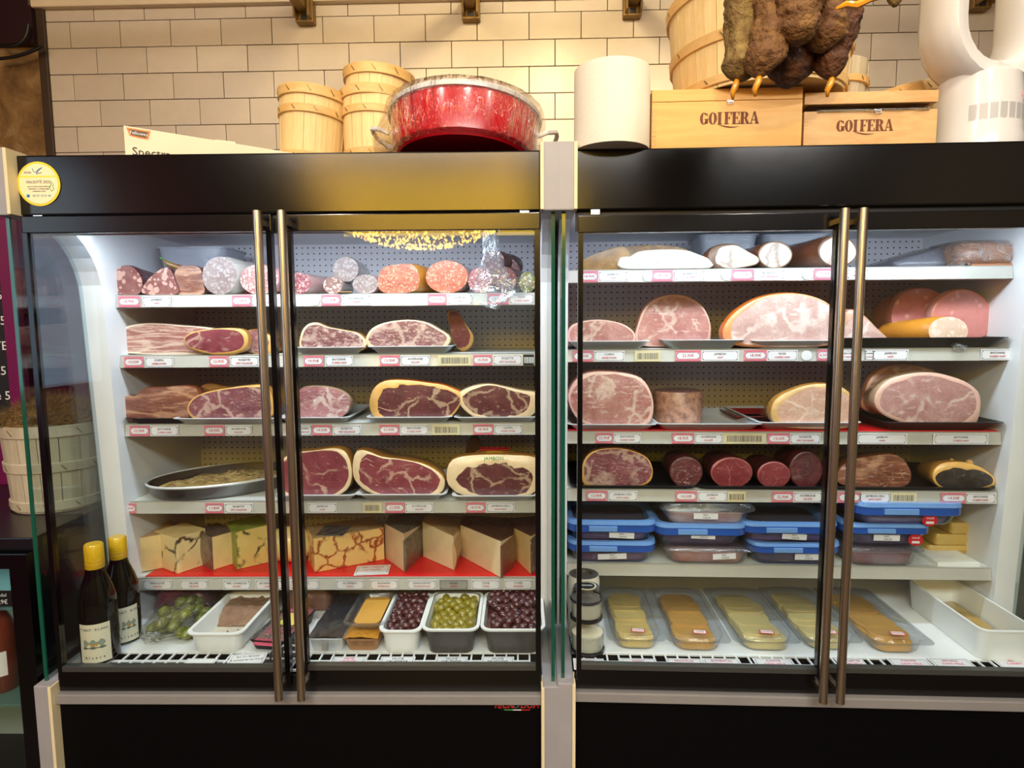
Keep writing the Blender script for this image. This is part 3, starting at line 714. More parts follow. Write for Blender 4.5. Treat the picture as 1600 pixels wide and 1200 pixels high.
# loop: stadium-shaped tube, deep oval section
def stadium(w_, h_, n=12):
    out = []
    for sgn in (1, -1):
        for k in range(n + 1):
            a = -pi/2 + pi * k / n
            a = a + pi/2 if sgn > 0 else a + 3*pi/2
            out.append((w_ * math.cos(a), (h_ if sgn > 0 else -h_) + w_ * math.sin(a)))
    return out
lw, lh = .150, .16; zc_ = R.p(1475, 140, fY - .05).z - ZTOP + lw + lh; lx = R.p(1436, 60, fY).x + lw * .97 - fb.x
prof = [(-.012, -.05), (.002, -.065), (.030, -.062), (.046, -.045), (.050, .04), (.036, .06), (.006, .055), (-.010, .03)]
cs = stadium(lw - .02, lh); rings = []
for i, (x, z) in enumerate(cs):
    cz = lh if z > lh else (-lh if z < -lh else z)
    d = Vector((x, z - cz)).normalized()
    rings.append([(lx + x - d.x * q, y, zc_ + z - d.y * q) for q, y in prof])
rings.append(rings[0])
MB().loft(rings, False, False).build('loop_head', white_gloss, fan, 50)

# rail supports of the wall, and the sausages that hang from the rail
zr = Wl.p(735, 24, 0).z
for i, (px, py) in enumerate(((481, 38), (737, 36), (986, 34), (1522, 30))):
    a = Wl.p(px, py, 0)
    o = thing('rail_support', 'bronze hanging-rail support bar on the tiled wall, ' + ('above the leftmost basket', 'above the red casserole', 'between the paper roll and the large basket', 'seen behind the fan loop')[i], 'bracket', Wl, Vector((a.x, 0, zr)), 'bronze hanging-rail supports')
    MB().box(-.020, .020, -1.40, -.004, .0, .045, .004).build('bar', bronze, o)
    MB().box(-.034, .034, -.04, .0, -.030, .052, .004).box(-.030, -.022, -.075, -.03, -.022, .05, .002).box(.022, .030, -.075, -.03, -.022, .05, .002).build('wall_clip', bronze, o)
    MB().box(-.012, .012, -.042, -.038, -.024, -.004, .001).build('clip_tongue', black_matte, o)
hr = topbuild(MB().tube([(-1.4, 0, 0), (1.6, 0, 0)], .014, 12), 'hanging_rail', bronze, 'bronze hanging rail carried by the wall supports above the refrigerators', 'rail', Wl, Vector((0, -.93 - .45, zr + .06)), smooth=True)
SY = -.43
saus = M('dried_sausage_skin', '#56331a', .8, bump=.8, bscale=90, col2='#866030', vscale=38)
saus2 = M('dark_dried_sausage_skin', '#341b10', .75, bump=.8, bscale=90, col2='#6a4020', vscale=32, coat=.05)
saus3 = M('mouldy_sausage_skin', '#5c4020', .85, bump=.8, bscale=80, col2='#947c44', vscale=42)
knot = M('orange_casing_knot', '#d8901c', .35, coat=.6)
sd = [('tan mould-dusted dried sausage with an orange tip, leftmost of the hanging bunch', (1178, -60), (1152, 128), 52, 0, saus3, 1),
      ('brown dried sausage with an orange knot hanging just right of the tan one', (1212, -60), (1187, 122), 50, -.035, saus, 1),
      ('dark dried sausage reaching lowest in the middle of the hanging bunch', (1240, -60), (1233, 138), 56, .03, saus2, 0),
      ('plump reddish-brown dried sausage hanging in front of the dark ones', (1262, -70), (1246, 70), 66, -.05, saus, 0),
      ('short brown dried sausage between the plump one and the rightmost', (1290, -70), (1285, 82), 50, -.015, saus, 0),
      ('dark dried sausage with a frayed end, rightmost of the hanging bunch', (1322, -60), (1300, 124), 54, .012, saus2, 1),
      ('thin dried sausage tip hanging alone right of the bunch', (1390, -80), (1393, 10), 20, .0, saus3, 0)]
for lab, a, b, wpx, dy, mt, kn in sd:
    Y = SY + dy; pa, pb = R.p(a[0], a[1], Y), R.p(b[0], b[1], Y); r = wpx / 2 * (Y + 1.484) / FPX
    t = thing('dried_sausage', lab, 'sausage', R, pb, 'dried sausages on the hanging rail')
    d = pa - pb; n = 60; rings = []
    for k in range(n + 1):
        f = k / n; c_ = d * f + Vector((.006 * math.sin(f * 5 + wpx), 0, 0))
        q = r * min(1, (f * 7.0) ** .5 if f < .143 else 1) * (1 - .25 * max(0, f - .6)) * (1 + .12 * math.sin(f * 9 + wpx))
        rings.append([c_ + Vector((math.cos(j/32*2*pi), math.sin(j/32*2*pi), 0)) * max(.004, q) * (1 + .22 * noise.noise(Vector((math.cos(j/32*2*pi) * 1.6, math.sin(j/32*2*pi) * 1.6, f * 7 + wpx))) + .09 * noise.noise(Vector((math.cos(j/32*2*pi) * 4.5, math.sin(j/32*2*pi) * 4.5, f * 30 + wpx)))) for j in range(32)])
    MB().loft(rings).build('skin', mt, t, 'all')
    top = Vector((d.x, d.y, d.z))
    MB().tube([top, top + Vector((-.003, .0, .05)), Vector((top.x, top.y, zr + .05 - pb.z))], .002, 5).build('string', knot, t)
    if kn: MB().tube([(0, 0, .008), (-.003, -.004, -.006), (-.008, -.003, -.018), (-.006, 0, -.028)], (.004, .0055, .0045, .002), 7).build('casing_knot', knot, t, 'all')
t = topbuild(MB().tube([(0, 0, 0), (.012, -.004, .004), (.028, -.002, .003), (.05, .0, .012), (.075, 0, .016)], (.002, .005, .006, .004, .002), 7), 'casing_end', knot, 'twisted orange casing end tied among the sausages at the picture top', 'casing', R, R.p(1306, 14, SY - .06), smooth=True)
# ---------------------------------------------------------------- meats
lean_dark = meat('dark_cured_meat', '#542428', '#70383a', '#c8aa8a', 9, .05, .15, .4, .0)
lean_red = meat('red_cured_meat', '#7a323a', '#94484f', '#d2b09a', 8, .045, .1, .38, .0)
lean_pink = meat('pink_cured_meat', '#9b5a60', '#b5797c', '#dfcac0', 9, .06, .35, .38, .6)
lean_film = meat('wrapped_cured_meat', '#6e2e36', '#8e4c50', '#ccac9a', 9, .06, .3, .35, .8)
marbled = meat('marbled_cured_meat', '#6c3232', '#884a4a', '#d0b09e', 11, .08, .6, .36, .7, ms=60)
streaky = meat('streaky_belly_meat', '#925048', '#b07468', '#dcc0ae', 6, .06, .75, .4, .7, (.55, 1, 2.2), 26)
brown_cured = meat('brown_cured_meat', '#6c3828', '#90553c', '#c49474', 7, .07, .45, .42, .5, (.5, 1, 1.6), 30)
cooked = meat('cooked_ham_meat', '#b07c78', '#c49690', '#e0cabe', 6, .05, .3, .35, .25, ms=24)
cooked_red = meat('rosy_cooked_ham_meat', '#a6655e', '#c08880', '#dcc2b0', 8, .05, .25, .35, .3, ms=28)
cooked_pale = meat('pale_cooked_ham_meat', '#c89c94', '#d8b4aa', '#ecdcd2', 5, .05, .3, .36, .2, ms=20)
turkey = meat('pale_turkey_meat', '#d2a088', '#deb49c', '#eed4c0', 5, .03, .2, .4, .3)
beef = meat('deep_red_dried_beef', '#46181a', '#682a2e', '#804448', 14, .02, .05, .3, .5)
beef_face = meat('cut_red_dried_beef', '#7c2c32', '#984448', '#b47a7a', 14, .02, .15, .3, .3)
pale_fat = M('pale_ham_fat', '#e6c9a0', .38, var=.06, vscale=30, coat=.3)
white_fat = M('white_fat', '#ead9c6', .4, var=.05, vscale=30, coat=.3)
yellow_fat = M('yellow_ham_fat', '#d7a65c', .38, var=.12, vscale=20, coat=.35)
pink_fat = M('pink_fat_layer', '#dcb0a0', .38, var=.06, vscale=25, coat=.3)
rind_yellow = M('yellow_ham_rind', '#b47c34', .4, var=.25, vscale=14, wrap=.5)
rind_orange = M('orange_smoked_rind', '#b85c1c', .38, var=.25, vscale=10, coat=.5)
rind_brown = M('brown_ham_rind', '#6c3a1e', .45, var=.3, vscale=14, wrap=.5)
rind_pale = M('pale_wrapped_rind', '#b89878', .4, var=.2, vscale=14, wrap=.7)
rind_pink = M('pink_wrapped_rind', '#b87a6c', .4, var=.2, vscale=12, wrap=.6)
casing_white = M('white_mould_casing', '#cfc8c2', .6, var=.12, vscale=30, wrap=.5)
casing_grey = M('grey_mould_casing', '#94857c', .6, var=.25, vscale=25, wrap=.4)
casing_dark = M('dark_red_casing', '#4e1a1a', .45, var=.3, vscale=20, wrap=.4)
casing_foil = M('silver_casing', '#b4b2ae', .3, .5, var=.2, vscale=40, wrap=.7)
casing_clear = M('clear_pink_casing', '#c59a98', .25, var=.15, wrap=.6)
casing_orange = M('orange_casing', '#c88428', .35, var=.2, wrap=.5)
sal_red = salami('red_salami_cut', '#7c2a34', '#98444e', '#c49c98', 120, .42, .4)
sal_pink = salami('pink_salami_cut', '#a06462', '#b47c78', '#d4bcb4', 115, .48, .5)
sal_white = salami('wrapped_grey_salami_cut', '#887270', '#9a8682', '#b0a4a0', 100, .45, 1.6)
sal_orange = salami('orange_chorizo_cut', '#a8482c', '#bc6242', '#d49c7c', 135, .36, .5)
sal_chunk = salami('coarse_red_salami_cut', '#7c3a34', '#8c5a50', '#d8a898', 48, .45, .8)
sal_mort = salami('mortadella_cut', '#b0666a', '#bc7678', '#d8aaa4', 40, .12, .2)
sal_dark = salami('dark_salami_cut', '#5c1c20', '#743034', '#b48478', 90, .35, .6)
lard_m = meat('white_lard', '#c2bbb3', '#d0cac2', '#b59a86', 5, .02, .0, .45, .15)
roll_m = meat('white_rolled_pork', '#bfb09e', '#cfc2b0', '#7c4a34', 7, .05, .0, .4, .3)
pate_m = M('peppered_pate_side', '#c8967c', .5, col2='#7c5040', vscale=55, wrap=.3)
pate_top = M('grey_pink_pate_top', '#8a5c58', .45, var=.12, wrap=.3)
seam_m = M('fat_seam', '#c9a088', .4, coat=.3)
netting = M('brown_net_casing', '#8a6028', .4, var=.3, vscale=40, wrap=1.0)

def ham(label, fr, Y, pts, zbase, depth, face, rind, fatm=None, fat=(.06, .06, .06, .06), name='cured_ham', cat='ham', taper=.6, seams=(), group=None, skew=0, flat=False, n=44, tilt=0):
    P = [fr.p(x, y, Y) for x, y in pts]
    cx = (min(p.x for p in P) + max(p.x for p in P)) / 2; zmin = min(p.z for p in P); zmax = max(p.z for p in P)
    zb = zbase; k = (zmax - zb) / (zmax - zmin)
    conv = lambda p: Vector((p.x - cx, 0, (p.z - zmin) * k))
    O = smooth_loop([conv(p) for p in P], n)
    for p in O: p.z = max(p.z, 0)
    t = thing(name, label, cat, fr, Vector((cx, Y, zb)), group)
    H = max(p.z for p in O); W = max(abs(p.x) for p in O); c = Vector((0, 0, H * .45))
    sd = hash(label) % 97
    # body running back from the cut face
    rings = []
    for f in [0, .03, .1, .2, .35, .5, .65, .8, .9, .97, 1.0]:
        s = (1 + .035 * math.sin(min(1, f * 4) * pi)) * (1 - (1 - taper) * f ** 1.6) * math.sqrt(max(0.0, 1 - max(0, (f - .72) / .28) ** 2.2) if f > .72 else 1)
        s = max(s, .06); ring = []
        for p in O:
            q = Vector((p.x * s + skew * f * depth, f * depth, p.z * s))
            if f > .02:
                q.x += .012 * W * 6 * (noise.noise(Vector((p.x * 9 + sd, f * 3, p.z * 9)))) * .25 * min(1, f * 8)
            ring.append(q)
        rings.append(ring)
    MB().loft(rings, False, True).build('rind', rind, t, 'all')
    fl, fR_, ft, fb = fat
    def inset(p, m=1.0):
        dx, dz = p.x / max(W, 1e-4), (p.z - c.z) / (H * .55)
        wv = fl * max(0, -dx) ** 1.3 + fR_ * max(0, dx) ** 1.3 + ft * max(0, dz) ** 1.3 + fb * max(0, -dz) ** 1.3
        wv *= m * (1 + .45 * noise.noise(Vector((p.x * 30 + sd, 0, p.z * 30))))
        return c + (p - c) * (1 - min(.8, max(.012, wv)))
    bul = .02 * min(W, H)
    I1 = [inset(p) for p in O]
    if fatm:
        MB().loft([O, [Vector((p.x, -.0025, p.z)) for p in [c + (q - c) * .985 for q in O]], [Vector((p.x, -.003, p.z)) for p in I1]], False, False).build('fat_rim', fatm, t, 'all')
    else: I1 = O
    mr = []
    for s in (1, .96, .85, .65, .4, .15):
        mr.append([Vector((c.x + (p.x - c.x) * s, (-.003 if fatm else 0) - bul * (1 - s * s) + (.35 * bul * noise.noise(Vector((p.x * s * 28 + sd, 1, p.z * s * 28))) if s < .99 else 0), c.z + (p.z - c.z) * s)) for p in I1])
    MB().loft(mr, False, True).build('cut_face', face, t, 'all')
    if seams:
        for sm in seams:
            w_ = sm[0]; path = [conv(fr.p(x, y, Y)) for x, y in sm[1:]]
            path = [path[0]] + [q for a, b in zip(path, path[1:]) for q in (a.lerp(b, .5), b)]
            m = MB(); up_ = []; dn_ = []
            for i, p in enumerate(path):
                d = (path[min(i+1, len(path)-1)] - path[max(0, i-1)]).normalized(); nn = Vector((-d.z, 0, d.x)); u = i / (len(path) - 1)
                ww = .8 * w_ * (.35 + .65 * math.sin(pi * min(1, max(0, .1 + .85 * u)))) * (1 + .5 * noise.noise(Vector((i * .9, w_ * 900, sd))))
                y_ = -.0052 - bul * .95
                up_.append(p + nn * ww + Vector((0, y_ + .0036, 0))); dn_.append(p - nn * ww + Vector((0, y_ + .0036, 0)))
            m.loft([[a, (a + b) / 2 - Vector((0, .0006, 0)), b, (a + b) / 2 + Vector((0, .012, 0))] for a, b in zip(up_, dn_)]).build('fat_seam', seam_m, t, 'all')
    return t
def ell(cx, cy, rx, ry, n=14, rot=0):
    return [(cx + rx * math.cos(a) * math.cos(rot) - ry * math.sin(a) * math.sin(rot), cy + rx * math.cos(a) * math.sin(rot) + ry * math.sin(a) * math.cos(rot)) for a in [2*pi*k/n for k in range(n)]]
def sal(label, fr, Y, cx, cy, rx, ry, zb, ln, face, casing, cat='salami', name='salami', fat=(.05,)*4, rim=None, taper=.92, skew=0, group=None):
    return ham(label, fr, Y, ell(cx, cy, rx, ry), zb, ln, face, casing, rim, fat, name, cat, taper, group=group, skew=skew, n=32)
def tray(label, fr, xl, xr, yrim, Yf, dep, zb, mat=None, group='steel serving trays', h=None, corner=.02):
    a, b = fr.p(xl, yrim, Yf), fr.p(xr, yrim, Yf)
    if Yf + dep > .27: a.x = max(a.x, (LX0 + .033) if fr is L else (RX0 - .006)); b.x = min(b.x, (LX1 + .006) if fr is L else (RX1 - .033))
    w_ = b.x - a.x; h = h or max(.008, a.z - zb); s = min(.03, h * 1.1)
    loc = Vector(((a.x + b.x) / 2, Yf + dep / 2, zb))
    rings = [rr(w_ - 2*s, dep - 2*s, corner, 3, z=0), rr(w_ - .012, dep - .012, corner, 3, z=h - .002), rr(w_, dep, corner, 3, z=h - .002), rr(w_, dep, corner, 3, z=h),
             rr(w_ - .016, dep - .016, corner, 3, z=h), rr(w_ - 2*s - .002, dep - 2*s - .002, corner, 3, z=.002)]
    return topbuild(MB().loft(rings), 'serving_tray', mat or tray_steel, label, 'tray', fr, loc, group, 50)

z1, z2, z3, z4, z5 = ZSL
TR = .003
# ---- left refrigerator, top shelf
F = YS + .005
sg = 'cured sausages on the top shelf of the left refrigerator'
ham('leftmost coarse red salami piece at the left end of the top shelf', L, F, [(179,452),(178,432),(186,418),(200,415),(213,422),(222,438),(218,455),(198,458)], z1, .16, sal_chunk, casing_dark, None, name='salami', cat='salami', taper=.8, group=sg)
ham('coarse red and white salami chunk, second from left on the top shelf', L, F - .005, [(222,455),(226,442),(240,428),(255,419),(266,421),(273,436),(278,455),(250,458)], z1, .13, sal_chunk, casing_dark, None, name='salami', cat='salami', taper=.7, group=sg)
ham('brown film-wrapped cured piece left of the large white salami', L, F, [(276,455),(272,430),(280,417),(298,415),(313,420),(318,440),(318,456),(296,458)], z1, .15, brown_cured, rind_brown, None, name='cured_sausage', cat='sausage', taper=.8, group=sg)
pep = thing('chilli_pepper', 'yellow-green pepper tip lying on the brown wrapped piece of the top shelf', 'pepper', L, L.p(262, 412, F + .05))
MB().tube([(-.012, 0, .012), (0, 0, 0), (.03, .01, -.012), (.06, .02, -.02)], (.003, .008, .010, .006), 9).build('flesh', M('yellow_green_pepper', '#b4b83c', .3, col2='#7a2430', vscale=9, coat=.6), pep, 'all')
MB().tube([(-.012, 0, .012), (-.022, 0, .018)], .002, 6).build('stem', ink_green, pep)
sal('large whitish film-wrapped salami cut, biggest disc on the top shelf', L, F - .01, 343, 429, 27, 28, z1, .26, sal_white, casing_white, skew=.25, group=sg)
ham('red packet squeezed between the whitish and the pink salami', L, F + .06, [(364,455),(368,430),(376,418),(386,420),(390,440),(392,455)], z1, .12, M('red_packet', '#b0242c', .4, wrap=.5), casing_dark, None, name='salami_packet', cat='packet', group=sg)
sal('oval pink salami cut partly behind the left door handle', L, F - .005, 405, 434, 30, 21, z1, .25, sal_pink, casing_clear, skew=.2, group=sg)
sal('small raspberry-red salami cut just right of the right door handle', L, F - .005, 464, 442, 22, 16, z1, .2, sal_red, casing_clear, skew=.3, group=sg)
sal('small brown-grey salami under the silver one', L, F, 520, 444, 15, 12, z1, .16, salami('brown_salami_cut', '#7c5048', '#967068', '#d4c0b4', 100, .4, .8), casing_grey, group=sg)
t = sal('silvery mould-white salami lying on top of two others', L, F + .03, 540, 421, 20, 20, L.p(540, 440, F + .03).z, .2, sal_white, casing_foil, group=sg)
sal('pale film-wrapped salami right of the silver one', L, F, 571, 443, 20, 14, z1, .18, sal_white, casing_clear, skew=.2, group=sg)
ham('left of two orange chorizo cuts, with a yellow casing', L, F - .005, [(592,450),(591,432),(600,418),(622,413),(645,414),(655,430),(652,450),(630,457),(605,457)], z1, .2, sal_orange, casing_orange, None, name='salami', cat='salami', taper=.9, skew=.5, group=sg)
sal('right of two orange chorizo cuts, rounder and film-wrapped', L, F - .005, 698, 433, 33, 26, z1, .2, sal_orange, casing_clear, skew=.2, group=sg)
sal('dark red salami under the crumpled clear bag', L, F, 750, 437, 19, 19, z1, .18, sal_red, casing_dark, group=sg)
sal('dark salami tipped up inside the clear bag', L, F + .05, 771, 408, 17, 17, L.p(771, 424, F + .05).z, .12, sal_dark, casing_dark, skew=.6, group=sg)
sal('brown-red salami cut at the right foot of the clear bag', L, F, 788, 432, 19, 15, z1, .22, sal_dark, casing_dark, skew=.4, group=sg)
sal('brown salami lying lengthwise behind the clear bag', L, F + .09, 790, 420, 24, 18, z1, .14, sal_dark, M('brown_skin', '#4c2c22', .5, var=.3), group=sg)
sal('speckled herb-coated salami end at the right end of the shelf', L, F - .004, 824, 437, 13, 12, z1, .14, salami('herb_coated_cut', '#8c6c3c', '#6c7c3c', '#d8d0b0', 120, .5, .6), casing_grey, group=sg)
# deep tub of peppers at the back of the top shelf
def tub(label, fr, xl, xr, yrim, Yf, dep, zb, mat, h=None, foot=.80, dfoot=.86, rim=.006, corner=.02, name='tub', cat='tub', group=None, th=.003, inner=None):
    a, b = fr.p(xl, yrim, Yf), fr.p(xr, yrim, Yf); w_ = b.x - a.x; h = h or a.z - zb
    t = thing(name, label, cat, fr, Vector(((a.x + b.x) / 2, Yf + dep / 2, zb)), group)
    wi, di = w_ - 2*rim, dep - 2*rim
    MB().loft([rr(wi * foot, di * dfoot, corner, 4, z=0), rr(wi, di, corner * 1.2, 4, z=h - .004), rr(w_, dep, corner * 1.3, 4, z=h - .004), rr(w_, dep, corner * 1.3, 4, z=h), rr(wi - th*2, di - th*2, corner * 1.1, 4, z=h)], True, False).build('body', mat, t, 40)
    MB().loft([rr(wi - th*2, di - th*2, corner * 1.1, 4, z=h), rr(wi * foot - th*2, di * dfoot - th*2, corner, 4, z=th)], False, True).build('inner_wall', inner or mat, t, 40)
    t['dims'] = (w_, dep, h, foot, dfoot); return t
tb = tub('milky plastic tub of peppers at the back of the left top shelf', L, 239, 352, 386, YS + .14, .17, z1 + .001, milky_tub)
m = MB()
for k in range(26): m.ico((rnd.uniform(-.075, .075), rnd.uniform(-.06, .06), tb['dims'][2] - .03 + rnd.uniform(-.006, .006)), .016, 1, (1.5, .8, .7))
tag(m.build('pickled_peppers', M('purple_red_peppers', '#6c1c2c', .3, col2='#8c3c3c'), tb, 'all'), kind='stuff')
def sheet(mb, fr, Lp, Rp, Y, amp=.012, nx=10, ny=16, seed=0):
    """crumpled film between a left and a right polyline of picture points on the plane Y"""
    def along(P, f):
        x = f * (len(P) - 1); i = min(int(x), len(P) - 2); return (P[i][0] + (P[i+1][0] - P[i][0]) * (x - i), P[i][1] + (P[i+1][1] - P[i][1]) * (x - i))
    rows = []
    for j in range(ny + 1):
        a, b = along(Lp, j / ny), along(Rp, j / ny); row = []
        for i in range(nx + 1):
            u = i / nx; row.append(fr.p(a[0] + (b[0] - a[0]) * u, a[1] + (b[1] - a[1]) * u, Y) + Vector((0, amp * (noise.noise(Vector((i * .55, j * .4, seed))) + abs(noise.noise(Vector((i * 1.1, j * .25, seed + 5)))) - .6), 0)))
        rows.append(row)
    o = rows[-1][nx // 2].copy()
    rows = [[p - o for p in r] for r in rows]
    mb.loft(rows, False, False, closed=False); return o
m = MB(); o = sheet(m, L, [(752,362),(755,400),(742,440),(728,462),(760,480)], [(778,366),(782,400),(800,440),(806,456),(778,484)], YS - .022, .02)
topbuild(m, 'plastic_bag', film_milky, 'crumpled clear plastic bag hanging over the top shelf edge', 'bag', L, o, smooth='all')
m = MB(); o = sheet(m, L, [(776,440),(782,452),(786,462)], [(830,428),(832,446),(818,462)], YS - .016, .012, 8, 6, 4)
topbuild(m, 'plastic_sheet', film_milky, 'small clear plastic sheet crumpled under the herb-coated salami', 'sheet', L, o, smooth='all')
# scrap of brown paper on the rail
topbuild(MB().box(-.02, .02, -.012, .012, 0, .002), 'paper_scrap', M('kraft_paper', '#b48a60', .7), 'scrap of brown paper on the shelf edge under the silver salami', 'paper', L, L.p(540, 457, YS + .006) + Vector((0, -.006, .0)) , rz=.2)

# ---- left refrigerator, second shelf
g2 = 'cured hams on the second shelf of the left refrigerator'
ham('long streaky pink ham slab filling the left end of the second shelf', L, F + .03, [(176,545),(175,528),(192,512),(228,505),(285,508),(340,514),(356,530),(345,548),(280,551),(210,550)], z2, .22, streaky, rind_pale, white_fat, (.05, .05, .06, .12), group=g2)
ham('red ham cut with a broad yellow fat rim, left of the second-shelf handles', L, F - .01, [(286,533),(297,520),(330,514),(366,513),(383,517),(388,530),(382,544),(362,551),(335,551),(305,545)], z2, .13, lean_red, rind_yellow, yellow_fat, (.05, .10, .06, .24), group=g2, seams=[(.0009, (372,520),(360,530),(340,540))])
ham('small ham end in cling film showing between the two door handles', L, F + .05, [(376,540),(380,520),(400,514),(420,522),(430,535),(430,547),(400,550)], z2, .14, lean_pink, rind_yellow, yellow_fat, (.05, .3, .05, .1), group=g2)
tray('steel tray under the marbled ham at the second shelf middle', L, 452, 566, 542.5, YS - .022, .30, z2)
ham('marbled ham cut with spiral fat seams, left of the two on steel trays', L, F, [(470,540),(470,520),(480,507),(495,504),(512,510),(535,514),(560,519),(572,530),(568,541),(540,546),(500,546)], z2 + TR, .2, marbled, rind_yellow, pale_fat, (.06, .08, .09, .03), seams=[(.0012, (500,508),(490,522),(497,535),(510,533)), (.001, (486,520),(495,537),(505,541),(520,531))], group=g2)
tray('steel tray under the wide marbled ham on the second shelf', L, 572, 706, 541, YS - .022, .30, z2)
ham('wide marbled ham cut with starry fat seams on the second shelf', L, F, [(572,532),(578,514),(600,504),(635,500),(665,503),(690,514),(704,524),(692,538),(650,543),(600,543)], z2 + TR, .22, marbled, rind_pale, pale_fat, (.07, .06, .05, .10), seams=[(.001, (618,516),(600,530),(590,536)), (.001, (618,516),(640,525),(655,530)), (.0009, (618,516),(615,505)), (.001, (660,508),(680,522),(694,527))], group=g2)
ham('dark shank piece tipped up behind the wide marbled ham', L, YS + .13, [(699,488),(714,487),(728,504),(740,520),(736,534),(724,541),(712,534),(704,512)], z2, .10, lean_red, rind_brown, yellow_fat, (.05, .25, .02, .15), name='ham_shank', group=g2)

# ---- left refrigerator, third shelf
g3 = 'cured hams on the third shelf of the left refrigerator'
tray('dark tray under the brown cured meat at the left end of the third shelf', L, 172, 292, 654, YS - .02, .30, z3, dark_steel)
ham('brown streaky cured meat at the left end of the third shelf', L, F, [(196,648),(192,622),(202,616),(212,618),(222,607),(250,605),(300,604),(312,622),(302,645),(270,653),(225,652)], z3 + TR, .2, brown_cured, rind_brown, None, group=g3)
tray('steel tray under the wide red ham on the third shelf', L, 266, 440, 654, YS - .03, .30, z3)
ham('yellow ham rind standing behind the wide red ham', L, YS + .12, [(302,640),(304,612),(322,600),(345,602),(368,610),(372,640)], z3 + TR, .1, rind_yellow, rind_yellow, None, group=g3)
ham('wide ruby-red ham cut in film, just left of the handles on the third shelf', L, F - .01, [(293,640),(298,623),(318,613),(350,607),(395,602),(418,605),(427,625),(424,645),(395,653),(320,654)], z3 + TR, .2, lean_film, rind_yellow, yellow_fat, (.05, .05, .05, .07), seams=[(.0009, (312,646),(345,640),(350,632)), (.0008, (362,620),(385,614),(410,628))], group=g3)
tray('steel tray under the pink film-wrapped ham', L, 430, 545, 652.5, YS - .022, .30, z3)
ham('pink ham in cling film right of the handles on the third shelf', L, F, [(462,645),(463,618),(473,606),(500,604),(525,608),(543,618),(546,632),(535,646),(505,654),(475,654)], z3 + TR, .18, lean_pink, rind_pale, None, group=g3, taper=.7)
tray('steel tray under the dark ham with thick yellow fat', L, 570, 706, 652, YS - .022, .30, z3)
ham('dark ham with a thick yellow fat rim on the third shelf', L, F, [(577,628),(583,607),(602,595),(635,594),(672,598),(690,600),(712,607),(724,614),(716,632),(700,645),(650,650),(606,650),(585,644)], z3 + TR, .22, lean_dark, rind_orange, yellow_fat, (.16, .04, .20, .05), seams=[(.0026, (635,622),(655,621),(680,617)), (.0012, (590,630),(610,636),(640,628))], group=g3)
tray('steel tray under the ham with pale fat at the right end of the third shelf', L, 708, 842, 652, YS - .022, .30, z3)
ham('dark ham with thick cream fat at the right end of the third shelf', L, F, [(714,622),(718,612),(740,603),(765,600),(790,604),(815,609),(838,613),(841,630),(828,646),(795,652),(755,651),(730,640)], z3 + TR, .2, lean_dark, rind_pale, pale_fat, (.12, .20, .06, .26), seams=[(.0022, (745,622),(765,626),(780,622)), (.001, (780,622),(800,632),(810,636))], group=g3)

# ---- left refrigerator, fourth shelf
g4 = 'cured hams on the fourth shelf of the left refrigerator'
tray('steel tray under the left ham of the fourth shelf', L, 428, 556, 774, YS - .028, .32, z4)
tray('steel tray under the middle ham of the fourth shelf', L, 553, 697, 773, YS - .028, .32, z4)
tray('steel tray under the yellow-wrapped ham of the fourth shelf', L, 705, 842, 775, YS - .028, .32, z4)
ham('red ham cut with a star-shaped fat seam behind the right door handle', L, F, [(435,748),(438,724),(455,708),(490,704),(522,700),(540,706),(549,728),(548,752),(535,768),(505,776),(465,777),(442,767)], z4 + TR, .26, lean_red, rind_yellow, pale_fat, (.06, .10, .03, .08), seams=[(.0016, (501,730),(488,740),(480,750)), (.0016, (501,730),(500,722)), (.0014, (501,730),(520,742),(535,750)), (.0013, (482,752),(470,762)), (.0015, (480,735),(477,745))], group=g4)
ham('large red ham with a pointed top and cream rim, middle of the fourth shelf', L, F, [(551,735),(553,714),(560,703),(575,705),(598,714),(630,718),(665,726),(690,742),(695,757),(685,772),(650,779),(610,777),(575,768),(556,752)], z4 + TR, .26, lean_red, rind_yellow, pale_fat, (.14, .09, .04, .12), seams=[(.0022, (578,725),(598,735),(614,745)), (.0013, (614,745),(610,760),(625,768)), (.0012, (563,722),(572,716),(585,722)), (.0014, (612,730),(640,725)), (.0012, (640,772),(620,755),(605,748))], group=g4)
hm = ham('ham in a yellow printed wrapper at the right end of the fourth shelf', L, F, [(698,748),(700,728),(712,716),(745,711),(800,711),(838,716),(846,740),(840,762),(815,776),(765,777),(722,771),(704,760)], z4 + TR, .26, lean_dark, rind_yellow, pale_fat, (.20, .16, .34, .14), seams=[(.003, (735,748),(770,752),(790,748)), (.002, (790,748),(815,738)), (.0014, (760,758),(780,755))], group=g4)
Hh = max(v.co.z for ch_ in hm.children for v in ch_.data.vertices)
lb = MB(); arc_ = [(-.06 + .12 * i / 12) for i in range(13)]
lb.loft([[Vector((x, y, Hh * 1.0 + .004 - x * x * 3.2 - abs(y - .05) * .1)) for x in arc_] for y in (.012, .05, .09)], False, False, closed=False)
lbo = lb.build('printed_wrapper', M('yellow_wrapper_print', '#d8a428', .35, coat=.5), hm, 'all')
put('lettering', text_mesh('JAMBON', ink_green, .015), hm, Matrix.Translation((.0, -.0065, Hh * .90)) @ UP)
MB().box(-.045, .045, .03, .07, Hh + .004, Hh + .006).build('red_seal', M('red_print', '#b02024', .4), lbo)
sal('dark dried shank tip standing at the back of the fourth shelf', L, YS + .26, 741, 705, 14, 22, z4, .08, rind_brown, rind_brown, 'ham', 'ham_shank')
